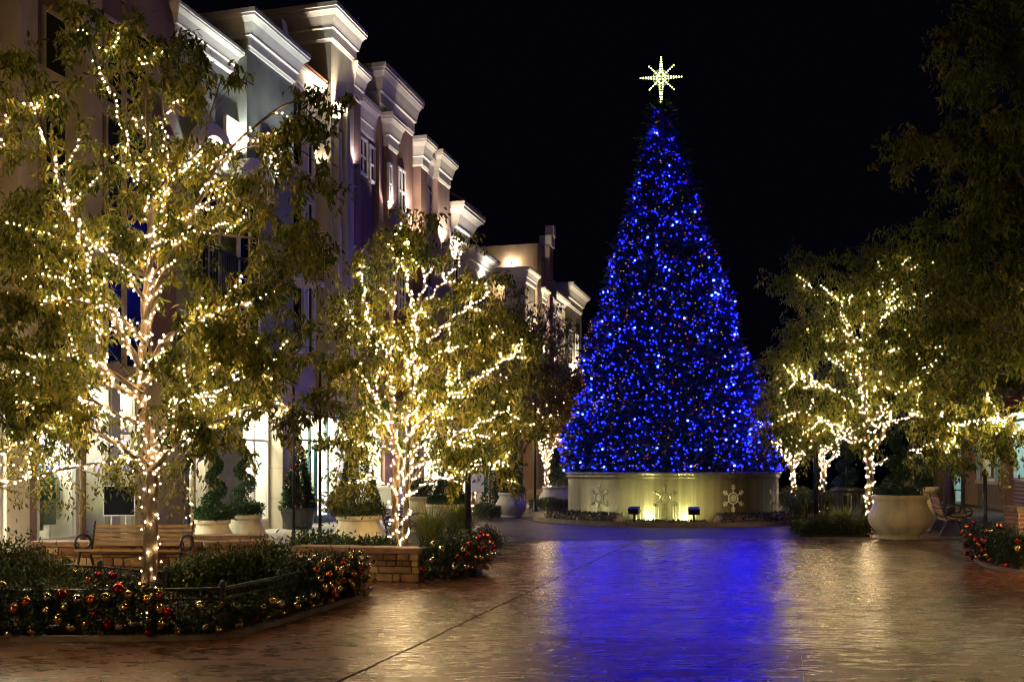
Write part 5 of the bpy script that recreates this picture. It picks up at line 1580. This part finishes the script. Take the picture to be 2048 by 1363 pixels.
def grass_tuft(loc, r, h, label, n=420):
    e = empty('grass_tuft', loc, label, 'grass', group='ornamental grass tufts')
    mb_v = []; mb_f = []
    for k in range(n):
        a = random.uniform(0, 6.283); o_ = r * 0.25 * math.sqrt(random.random())
        b_ = Vector(loc) + Vector((o_ * math.cos(a), o_ * math.sin(a), 0))
        L_ = h * random.uniform(0.65, 1.1); sp_ = r * random.uniform(0.2, 1.0)
        d = Vector((math.cos(a), math.sin(a), 0)); w = Vector((-d.y, d.x, 0)) * 0.006
        p1 = b_ + d * sp_ * 0.35 + Vector((0, 0, L_ * 0.62)); p2 = b_ + d * sp_ + Vector((0, 0, L_ * random.uniform(0.7, 1.0)))
        i = len(mb_v); mb_v += [tuple(b_ - w), tuple(b_ + w), tuple(p1 - w), tuple(p1 + w), tuple(p2)]
        mb_f += [(i, i + 1, i + 3), (i, i + 3, i + 2), (i + 2, i + 3, i + 4)]
    tag(np_mesh('blades', np.array(mb_v), np.array(mb_f), M_grass, e), kind='stuff')
    return e
grass_tuft(gx(860, 17.6, 0.15), 0.55, 0.95, 'tall grass tuft right of the twin stemmed tree', 700)
grass_tuft(gx(920, 19.5, 0.15), 0.6, 1.0, 'grass tuft in front of the pale pot past the lit tree', 700)
grass_tuft(gx(1688, 25.3, 0.06), 0.55, 0.75, 'grass tuft standing in the low hedge by the trash bin', 600)
grass_tuft(gx(1728, 27.2, 0.06), 0.4, 1.0, 'grass tuft between the trash bin and the lit trunk', 400)

# ================================================================ pots and topiaries
def pot(loc, R, h, label, m=M_pot, foot=0.72, neck=0.74, rim=0.84):
    e = empty('plant_pot', loc, label, 'pot', group='bulbous pale plant pots')
    prof = [(foot * R * 0.98, 0), (foot * R, 0.03 * h), (foot * R * 0.97, 0.07 * h)]
    for i in range(1, 15):
        u = i / 15
        z = 0.07 + 0.80 * u
        r = foot + (1.0 - foot) * math.sin(min(1, u / 0.5) * math.pi / 2) if u < 0.5 else neck + (1.0 - neck) * (0.5 + 0.5 * math.cos((u - 0.5) / 0.5 * math.pi))
        prof.append((r * R, z * h))
    prof += [(neck * R, 0.88 * h)]
    MB().lathe(loc, prof, 40).build('pot_body', m, e, True)
    MB().lathe(loc, [(neck * R, 0.88 * h), (rim * R * 0.97, 0.89 * h), (rim * R, 0.92 * h), (rim * R, 0.97 * h), (rim * R * 0.97, h), (neck * R * 0.95, h), (neck * R * 0.92, 0.93 * h)], 40, False, False).build('pot_rim', m, e, True)
    MB().lathe(loc, [(neck * R * 0.93, 0.92 * h), (0.01, 0.95 * h)], 24, False, False).build('soil', M_soil, e)
    return e
def topiary(kind, loc, h, r, label, m=M_box, n=5000, leaf=0.05, skirt=0.0):
    e = empty({'spiral': 'spiral_topiary', 'cone': 'cone_topiary'}[kind], loc, label, 'topiary')
    loc = Vector(loc)
    MB().tube([loc, loc + Vector((0, 0, h * 0.95))], [0.03, 0.01], 6).build('stem', M_twig, e)
    if kind == 'spiral':
        u = rng.uniform(0, 1, n); turns = 2.6
        R = r * (1.0 - 0.75 * u)
        a = 2 * np.pi * turns * u + 0.8
        tube = (0.5 * r * (1 - 0.6 * u))
        off = unit(rng.normal(size=(n, 3))) * (tube * rng.uniform(0.5, 1.0, n) ** 0.4)[:, None]
        pos = np.stack([loc.x + R * 0.62 * np.cos(a), loc.y + R * 0.62 * np.sin(a), loc.z + 0.12 * h + 0.84 * h * u], 1) + off
    else:
        u = 1 - np.sqrt(rng.uniform(0, 1, n)); R = r * (1 - u) ** 0.85 * rng.uniform(0.7, 1.05, n) + 0.02
        a = rng.uniform(0, 2 * np.pi, n)
        pos = np.stack([loc.x + R * np.cos(a), loc.y + R * np.sin(a), loc.z + 0.05 * h + 0.95 * h * u], 1)
        off = np.stack([np.cos(a), np.sin(a), 0.3 + 0 * a], 1)
    foliage(e, pos, rng.normal(0, 0.5, pos.shape) + unit(off) * 0.8 + np.array([0, 0, 0.25]), rng.uniform(leaf * 0.7, leaf * 1.3, n), leaf * 0.45, m)
    if skirt > 0:
        k = 1600
        a = rng.uniform(0, 2 * np.pi, k); R = skirt * np.sqrt(rng.uniform(0.05, 1.15, k))
        pos = np.stack([loc.x + R * np.cos(a), loc.y + R * np.sin(a), loc.z + rng.uniform(0.03, 0.24, k)], 1)
        foliage(e, pos, rng.normal(0, 0.8, pos.shape) + np.array([0, 0, 0.4]), rng.uniform(0.05, 0.09, k), 0.035, m, 'underplanting')
    return e
pot(gx(425, 19.3), 0.41, 0.70, 'left one of the pair of pots behind the bench')
topiary('spiral', gx(430, 19.3, 0.68), 1.45, 0.26, 'left spiral topiary in the pair of pots', n=4500, skirt=0.36)
pot(gx(490, 20.6), 0.42, 0.74, 'right one of the pair of pots behind the bench')
topiary('spiral', gx(488, 20.6, 0.72), 1.6, 0.28, 'right spiral topiary in the pair of pots', n=4500, skirt=0.37)
pot(gx(718, 19.0), 0.52, 0.80, 'large cream pot behind the stone seat wall')
topiary('cone', gx(716, 19.0, 0.75), 1.75, 0.42, 'shaggy cone topiary in the large cream pot', M_shrub, 6500, 0.06, 0.5)
pot(gx(846, 27.0), 0.5, 0.95, 'pale pot just right of the twin stemmed lit tree')
shrub(gx(846, 27.0, 0.9), 0.5, 0.5, 0.55, 'leafy plant in the pale pot past the lit tree', 2200, 0.07, m=M_box, name='leafy_plant', group='plants in pots')
pot(gx(893, 24.8), 0.62, 0.82, 'pale pot half hidden behind the grass tuft')
topiary('cone', gx(898, 24.8, 0.78), 1.2, 0.4, 'dark cone topiary above the grass tuft', M_needle, 3500, 0.06, 0.5)
pot(gx(1022, 35.5), 0.55, 0.86, 'round pot lit purple left of the Christmas planter', M_pot_p)
topiary('cone', gx(1025, 35.5, 0.8), 2.0, 0.34, 'dark cone topiary in the purple-lit round pot', M_needle, 3500, 0.07, 0.4)
pot(gx(1112, 44.0), 0.75, 0.95, 'pale pot behind the lit trunk at the planter drum', M_pot_p)
topiary('spiral', gx(1115, 44.0, 0.9), 1.7, 0.4, 'dark topiary in the pot behind the lit trunk', M_needle, 2500, 0.08)
pot(gx(1800, 24.1), 0.735, 1.06, 'big pale pot with rust drip beside the curved iron bench', foot=0.6, neck=0.82, rim=0.88)
topiary('spiral', gx(1795, 24.2, 1.0), 1.5, 0.34, 'slim dark topiary in the big pale pot', M_needle, 3000, 0.07, 0.55)
pot(gx(1838, 27.6), 0.62, 1.2, 'second pale pot right behind the big pale pot')
topiary('cone', gx(1826, 27.6, 1.12), 1.35, 0.5, 'bushy dark topiary in the second pale pot', M_needle, 3500, 0.07)
pot(gx(1700, 31.0), 0.45, 0.9, 'small pot behind the black trash bin')
topiary('spiral', gx(1692, 31.0, 0.85), 1.7, 0.42, 'dark spiral topiary rising behind the trash bin', M_needle, 4500, 0.06)
# rust drip on the big pot
stain = MB()
for k in range(1): pass
# potted small Christmas tree by the shop
sp = empty('dark_planter', gx(597, 28.0), 'dark square-sided pot holding the small Christmas tree', 'pot')
MB().lathe(gx(597, 28.0, 0.012), [(0.36, 0), (0.5, 0.5), (0.53, 0.52), (0.53, 0.6), (0.46, 0.6), (0.45, 0.55)], 20).build('pot_body', mat('dark_glaze', (0.05, 0.05, 0.05), 0.4, 0.1), sp)
MB().lathe(gx(597, 28.0, 0.012), [(0.45, 0.56), (0.01, 0.57)], 16, False, False).build('soil', M_soil, sp)
def small_xmas(loc, h, r, label, n=4500, nb=36):
    e = empty('small_christmas_tree', loc, label, 'christmas tree')
    loc = Vector(loc)
    MB().tube([loc, loc + Vector((0, 0, h))], [0.04, 0.01], 6).build('trunk', M_bark, e)
    u = 1 - np.sqrt(rng.uniform(0, 1, n)); a = rng.uniform(0, 2 * np.pi, n)
    R = (r * (1 - u) + 0.04) * rng.uniform(0.5, 1.08, n)
    pos = np.stack([loc.x + R * np.cos(a), loc.y + R * np.sin(a), loc.z + h * u], 1)
    foliage(e, pos, np.stack([np.cos(a), np.sin(a), 0.1 * np.ones(n)], 1) + rng.normal(0, 0.5, (n, 3)), rng.uniform(0.08, 0.16, n), 0.035, M_needle)
    for k in range(nb):
        u = random.random() ** 1.5 * 0.95; a = random.uniform(math.pi, 2 * math.pi)
        rr = r * (1 - u) * 1.05 + 0.05
        kk = random.uniform(0.025, 0.045)
        inst('bauble', random.choice(ball_me), e, Matrix.LocRotScale(loc + Vector((rr * math.cos(a), rr * math.sin(a), h * u)), None, (kk, kk, kk)))
    return e
small_xmas(gx(597, 28.0, 0.55), 1.85, 0.42, 'small potted Christmas tree with baubles beside the ashlar pier')
small_xmas(gx(980, 42.0, 0.0), 2.3, 0.38, 'slim far Christmas tree behind the white notice board', 2500, 18)
small_xmas(st(18.2, T0 - 1.0, 0.05), 2.4, 0.45, 'Christmas tree with gold baubles inside the left shop door', 3000, 40)

# ================================================================ benches
def bench(loc, rz, label, length=1.62, k=1.0):
    e = empty('park_bench', loc, label, 'bench', rz=rz, group='park benches')
    e.scale = (k, k, k)
    Mw = mw(e)
    def W(x, y, z): return Mw @ Vector((x, y, z))
    ex, ey = Mw.to_3x3() @ Vector((1, 0, 0)), Mw.to_3x3() @ Vector((0, 1, 0))
    # local: x along, -y front, +y back
    for k in range(5):
        y = -0.24 + k * 0.105
        z = 0.44 - 0.018 * k
        MB().box(W(0, y, z), ex * (length / 2), ey * 0.046 + Vector((0, 0, -0.004)), Vector((0, 0, 0.018))).build('seat_slat', M_wood, e)
    for k in range(5):
        z = 0.5 + k * 0.068; y = 0.25 + (z - 0.45) * 0.3
        n_ = (ey * 0.3 + Vector((0, 0, 1))).normalized()
        MB().box(W(0, y, z), ex * (length / 2), n_ * 0.025, ex.cross(n_) * 0.016).build('back_slat', M_wood, e)
    for sx in (-1, 1):
        x = sx * (length / 2 - 0.03)
        MB().tube([W(x, -0.3, 0.0), W(x, -0.27, 0.12), W(x, -0.2, 0.3), W(x, -0.16, 0.41)], [0.022, 0.02, 0.02, 0.02], 6).tube([W(x, -0.16, 0.41), W(x, 0.0, 0.395), W(x, 0.2, 0.37)], 0.02, 6).build('front_leg', M_iron, e)
        MB().tube([W(x, 0.36, 0.0), W(x, 0.3, 0.15), W(x, 0.2, 0.32), W(x, 0.2, 0.37)], 0.021, 6).build('rear_leg', M_iron, e)
        MB().tube([W(x, 0.2, 0.36), W(x, 0.27, 0.55), W(x, 0.36, 0.86)], [0.022, 0.02, 0.014], 6).build('back_post', M_iron, e)
        loop = [W(x + sx * 0.03, -0.02 + 0.25 * math.cos(a) * (1 if math.cos(a) < 0 else 1.1), 0.545 + 0.115 * math.sin(a)) for a in [2 * math.pi * k / 18 for k in range(19)]]
        MB().tube(loop, 0.018, 6).build('arm_loop', M_iron, e)
        scroll = [W(x + sx * 0.03, -0.2 + 0.055 * math.cos(a), 0.5 + 0.055 * math.sin(a)) for a in [2 * math.pi * k / 12 for k in range(13)]]
        MB().tube(scroll, 0.012, 5).build('arm_scroll', M_iron, e)
    return e
bench(gx(270, 15.35), math.radians(-2), 'slatted wooden bench behind the big trunk')
bench(gx(1905, 25.1), math.radians(74), 'curved iron bench half hidden by the big pale pot', 1.5, 1.2)
bench(gx(815, 22.3), math.radians(75), 'dark iron bench behind the twin stemmed lit tree', 1.5)
bench(gx(1085, 46.2), math.radians(0), 'far bench behind the lit trunk left of the drum', 1.6)

# ================================================================ street furniture
def pole(px, Y, ytop, r, label, m=M_iron, base=0.0):
    e = empty('lamp_post', gx(px, Y, base), label, 'post')
    top = at(px, ytop, Y)
    MB().tube([gx(px, Y, base), top], [r, r * 0.8], 10).build('shaft', m, e, True)
    MB().lathe(gx(px, Y, base), [(r * 2.2, 0), (r * 2.2, 0.05), (r * 1.5, 0.1), (r * 1.3, 0.4), (r, 0.45)], 10).build('base', m, e, True)
    MB().lathe(top, [(r * 1.4, -0.06), (r * 1.4, 0), (r * 0.6, 0.06), (0.005, 0.09)], 10, True).build('finial', m, e, True)
    return e
pole(166, 16.9, 780, 0.055, 'brown lamp post left of the slatted bench', mat('brown_post', (0.13, 0.08, 0.05), 0.5, 0.1))
pole(587, 20.5, 720, 0.032, 'thin dark post before the small potted Christmas tree')
pole(640, 19.6, 720, 0.035, 'thin dark post before the teal shop door')
pole(936, 19.0, 700, 0.06, 'dark post at the plaza corner past the grass tuft')
pole(1070, 40.0, 760, 0.05, 'thin dark post left of the bright lit trunk')
pole(1632, 27.6, 640, 0.07, 'dark lamp post rising out of the right hedge')
pole(1926, 32.0, 700, 0.07, 'grey lamp post before the right shop', mat('grey_post', (0.2, 0.17, 0.16), 0.5, 0.1))
pole(1970, 19.2, 945, 0.045, 'short black bollard post behind the right garland')
# trash bin: flared ring of slats
tb = empty('trash_bin', gx(1694, 27.0), 'black slatted trash bin with flared top among the right plants', 'trash bin')
slat_me = MB().box((0, 0, 0.5), (0.022, 0, 0), (0, 0.008, 0), (0, 0, 0.5)).mesh('slat', M_iron)
for k in range(28):
    a = 2 * math.pi * k / 28
    p0 = Vector((0.3 * math.cos(a), 0.3 * math.sin(a), 0.08)); 
    inst('slat', slat_me, tb, Matrix.Translation(gx(1694, 27.0) + p0) @ Matrix.Rotation(a + math.pi / 2, 4, 'Z') @ Matrix.Rotation(math.radians(3), 4, 'X') @ Matrix.Diagonal((1, 1, 0.98, 1)))
for z, r in ((0.1, 0.31), (0.55, 0.33), (1.0, 0.36)):
    MB().tube([gx(1694, 27.0, z) + Vector((r * math.cos(2 * math.pi * k / 24), r * math.sin(2 * math.pi * k / 24), 0)) for k in range(25)], 0.016, 5, False).build('hoop', M_iron, tb)
MB().lathe(gx(1694, 27.0), [(0.26, 0.05), (0.27, 0.98)], 20).build('liner', M_iron, tb)
MB().lathe(gx(1694, 27.0), [(0.36, 1.06), (0.43, 1.12), (0.43, 1.16), (0.25, 1.2), (0.2, 1.16)], 24, False, False).build('lid', M_iron, tb)
# blackboard on an easel by the left shop
eb = empty('blackboard_easel', gx(238, 19.4), 'black board on a thin white easel outside the left shop', 'sign')
a0, a1 = at(207, 970, 19.4), at(271, 1031, 19.4)
MB().wbox(a0.x + 0.02, a1.x - 0.02, 19.38, 19.42, a1.z + 0.02, a0.z - 0.02).build('board', mat('blackboard', (0.006, 0.006, 0.008), 0.9, 0.2, spec=0.08), eb)
fr = MB()
fr.wbox(a0.x, a0.x + 0.02, 19.375, 19.425, a1.z, a0.z); fr.wbox(a1.x - 0.02, a1.x, 19.375, 19.425, a1.z, a0.z)
fr.wbox(a0.x + 0.02, a1.x - 0.02, 19.375, 19.425, a1.z, a1.z + 0.02); fr.wbox(a0.x + 0.02, a1.x - 0.02, 19.375, 19.425, a0.z - 0.02, a0.z)
fr.build('board_frame', M_alu, eb)
for px in (223, 252):
    p = at(px, 1031, 19.4); MB().tube([(p.x, 19.4, 0.01), (p.x, 19.4, p.z)], 0.014, 6).build('leg', M_white, eb)
# notice board
nb_ = empty('notice_board', gx(953, 36.0), 'white notice board on a post behind the grass tuft', 'sign')
a0, a1 = at(940, 947, 36.0), at(968, 983, 36.0)
MB().wbox(a0.x, a1.x, 35.97, 36.03, a1.z, a0.z).build('board', M_white, nb_)
MB().wbox(a0.x + 0.2, a0.x + 0.26, 35.98, 36.02, 0.01, a1.z).build('post', M_alu, nb_)
# square grey planter box in front of the teal shop
sqp = empty('square_planter', st(31.2, T0 + 1.3), 'pale square planter box by the teal shop', 'planter', rz=-TH)
c = st(31.2, T0 + 1.3, 0.5)
MB().sbox(30.8, 31.6, T0 + 0.9, T0 + 1.7, 0.02, 1.05).build('box', M_trim, sqp)
MB().sbox(30.76, 31.64, T0 + 0.86, T0 + 1.74, 1.051, 1.12).build('rim', M_white, sqp)
# valve stand by the grass
vs_ = empty('valve_stand', gx(880, 18.3, 0.1), 'thin pale valve pipe standing in the grass bed', 'pipe')
MB().tube([gx(880, 18.3, 0.1), gx(880, 18.3, 0.72)], 0.018, 6).build('riser', M_alu, vs_)
MB().tube([gx(874, 18.3, 0.72), gx(888, 18.3, 0.72)], 0.02, 6).build('cross_pipe', M_alu, vs_)
# brick pillar at the right edge
bp_ = empty('brick_pillar', gx(2052, 17.3), 'brick pillar with stone cap at the right edge', 'pillar')
MB().wbox(gx(2036, 17.3).x, gx(2036, 17.3).x + 0.5, 17.3, 17.8, 0.0, 0.93).build('shaft', M_brick, bp_)
MB().wbox(gx(2036, 17.3).x - 0.04, gx(2036, 17.3).x + 0.54, 17.26, 17.84, 0.931, 1.02).build('cap', M_kerb, bp_)

# ---------------------------------------------------------------- things inside the left shop windows
def garments(s0, s1, t, ztop, label, cols, lens):
    e = empty('clothes_rack', st((s0 + s1) / 2, t, 0.02), label, 'clothes rack', rz=-TH)
    MB().tube([st(s0, t, ztop + 0.05), st(s1, t, ztop + 0.05)], 0.014, 6).tube([st(s0, t, 0.05), st(s0, t, ztop + 0.05)], 0.014, 6).tube([st(s1, t, 0.05), st(s1, t, ztop + 0.05)], 0.014, 6).build('rail', M_alu, e)
    n = len(cols)
    for i in range(n):
        s = s0 + (s1 - s0) * (i + 0.5) / n; L_ = lens[i]; w = (s1 - s0) / n * 0.42
        mb = MB(); rows = 7; colsn = 6
        vv = []
        for sd in (-1, 1):
            for r in range(rows + 1):
                z = ztop - L_ * r / rows
                hw = 0.12 + 0.12 * min(1, r / 1.5) + 0.03 * r / rows
                for c_ in range(colsn + 1):
                    u = c_ / colsn * 2 - 1
                    vv.append(st(s + sd * w * (0.5 + 0.4 * math.sin(c_ * 2.1 + r * 0.4)), t + u * hw, z - (0.08 if abs(u) > 0.9 and r == 0 else 0)))
        ff = []; st_ = (rows + 1) * (colsn + 1)
        for sd in (0, 1):
            for r in range(rows):
                for c_ in range(colsn):
                    q_ = sd * st_ + r * (colsn + 1) + c_
                    ff.append((q_, q_ + 1, q_ + colsn + 2, q_ + colsn + 1))
        mb.add(vv, ff)
        mb.build('garment', mat('cloth_' + '_'.join('%02d' % int(x * 99) for x in cols[i]), cols[i], 0.9, 0.15, 8), e, True)
    return e
garments(16.4, 17.35, T0 - 0.6, 1.75, 'rack of dark and teal clothes in the left shop window', [(0.02, 0.02, 0.025), (0.015, 0.015, 0.02), (0.03, 0.03, 0.03), (0.02, 0.02, 0.02), (0.02, 0.12, 0.11), (0.03, 0.16, 0.14), (0.02, 0.1, 0.1), (0.35, 0.36, 0.3)], [1.25, 1.3, 1.2, 1.3, 1.2, 1.15, 1.2, 1.1])
garments(17.65, 18.0, T0 - 0.5, 1.8, 'rack of pale shirts beside the left shop door', [(0.6, 0.55, 0.5), (0.5, 0.45, 0.42), (0.62, 0.58, 0.55)], [1.2, 1.3, 1.1])
mq = empty('dress_form', st(16.8, T0 - 1.1, 0.02), 'white dress on a form above the rack in the left window', 'mannequin', rz=-TH)
MB().lathe(st(16.8, T0 - 1.1, 0.02), [(0.2, 0.0), (0.2, 0.03), (0.02, 0.05), (0.02, 1.0), (0.3, 1.02), (0.2, 1.7), (0.14, 1.95), (0.18, 2.2), (0.17, 2.35), (0.06, 2.42), (0.05, 2.5), (0.07, 2.55), (0.02, 2.62)], 16, True).build('form', mat('white_dress', (0.8, 0.78, 0.72), 0.8, 0.05), mq, True)

def display(s0, s1, t, label, cols):
    e = empty('display_shelf', st((s0 + s1) / 2, t, 0.02), label, 'shelf', rz=-TH)
    MB().sbox(s0, s0 + 0.04, t - 0.15, t + 0.15, 0.02, 2.2).build('upright', M_alu, e); MB().sbox(s1 - 0.04, s1, t - 0.15, t + 0.15, 0.02, 2.2).build('upright', M_alu, e)
    for k in range(5):
        z = 0.35 + k * 0.42
        MB().sbox(s0 + 0.041, s1 - 0.041, t - 0.15, t + 0.15, z, z + 0.03).build('shelf_board', M_wood, e)
        x = s0 + 0.08
        while x < s1 - 0.15:
            w = random.uniform(0.07, 0.16); hh = random.uniform(0.1, 0.3)
            c = random.choice(cols)
            MB().lathe(st(x + w / 2, t, z + 0.032), [(w * 0.42, 0), (w * 0.45, hh * 0.7), (w * 0.3, hh), (w * 0.05, hh)], 7).build('goods', mat('goods_%d_%d_%d' % tuple(int(v * 99) for v in c), c, 0.6, 0.1), e)
            x += w + random.uniform(0.01, 0.09)
PAL = [(0.5, 0.1, 0.08), (0.1, 0.2, 0.3), (0.6, 0.5, 0.3), (0.1, 0.25, 0.12), (0.3, 0.2, 0.1), (0.65, 0.62, 0.6)]
display(21.15, 22.1, T0 - 0.8, 'shelf of small goods in the bright window behind the pair of pots', PAL)
display(24.0, 25.1, T0 - 0.9, 'shelf of small goods in the bright window left of the ashlar pier', PAL)
display(27.1, 28.1, T0 - 1.4, 'shelf of small goods left of the teal shop door', PAL)
display(29.4, 30.4, T0 - 1.4, 'shelf of small goods right of the teal shop door', PAL)
display(13.6, 14.9, T0 - 0.9, 'shelf of small goods in the bright window at the left edge', PAL)
print('objects', len(bpy.data.objects), 'tris', sum(len(o.data.polygons) for o in bpy.data.objects if o.type == 'MESH'))
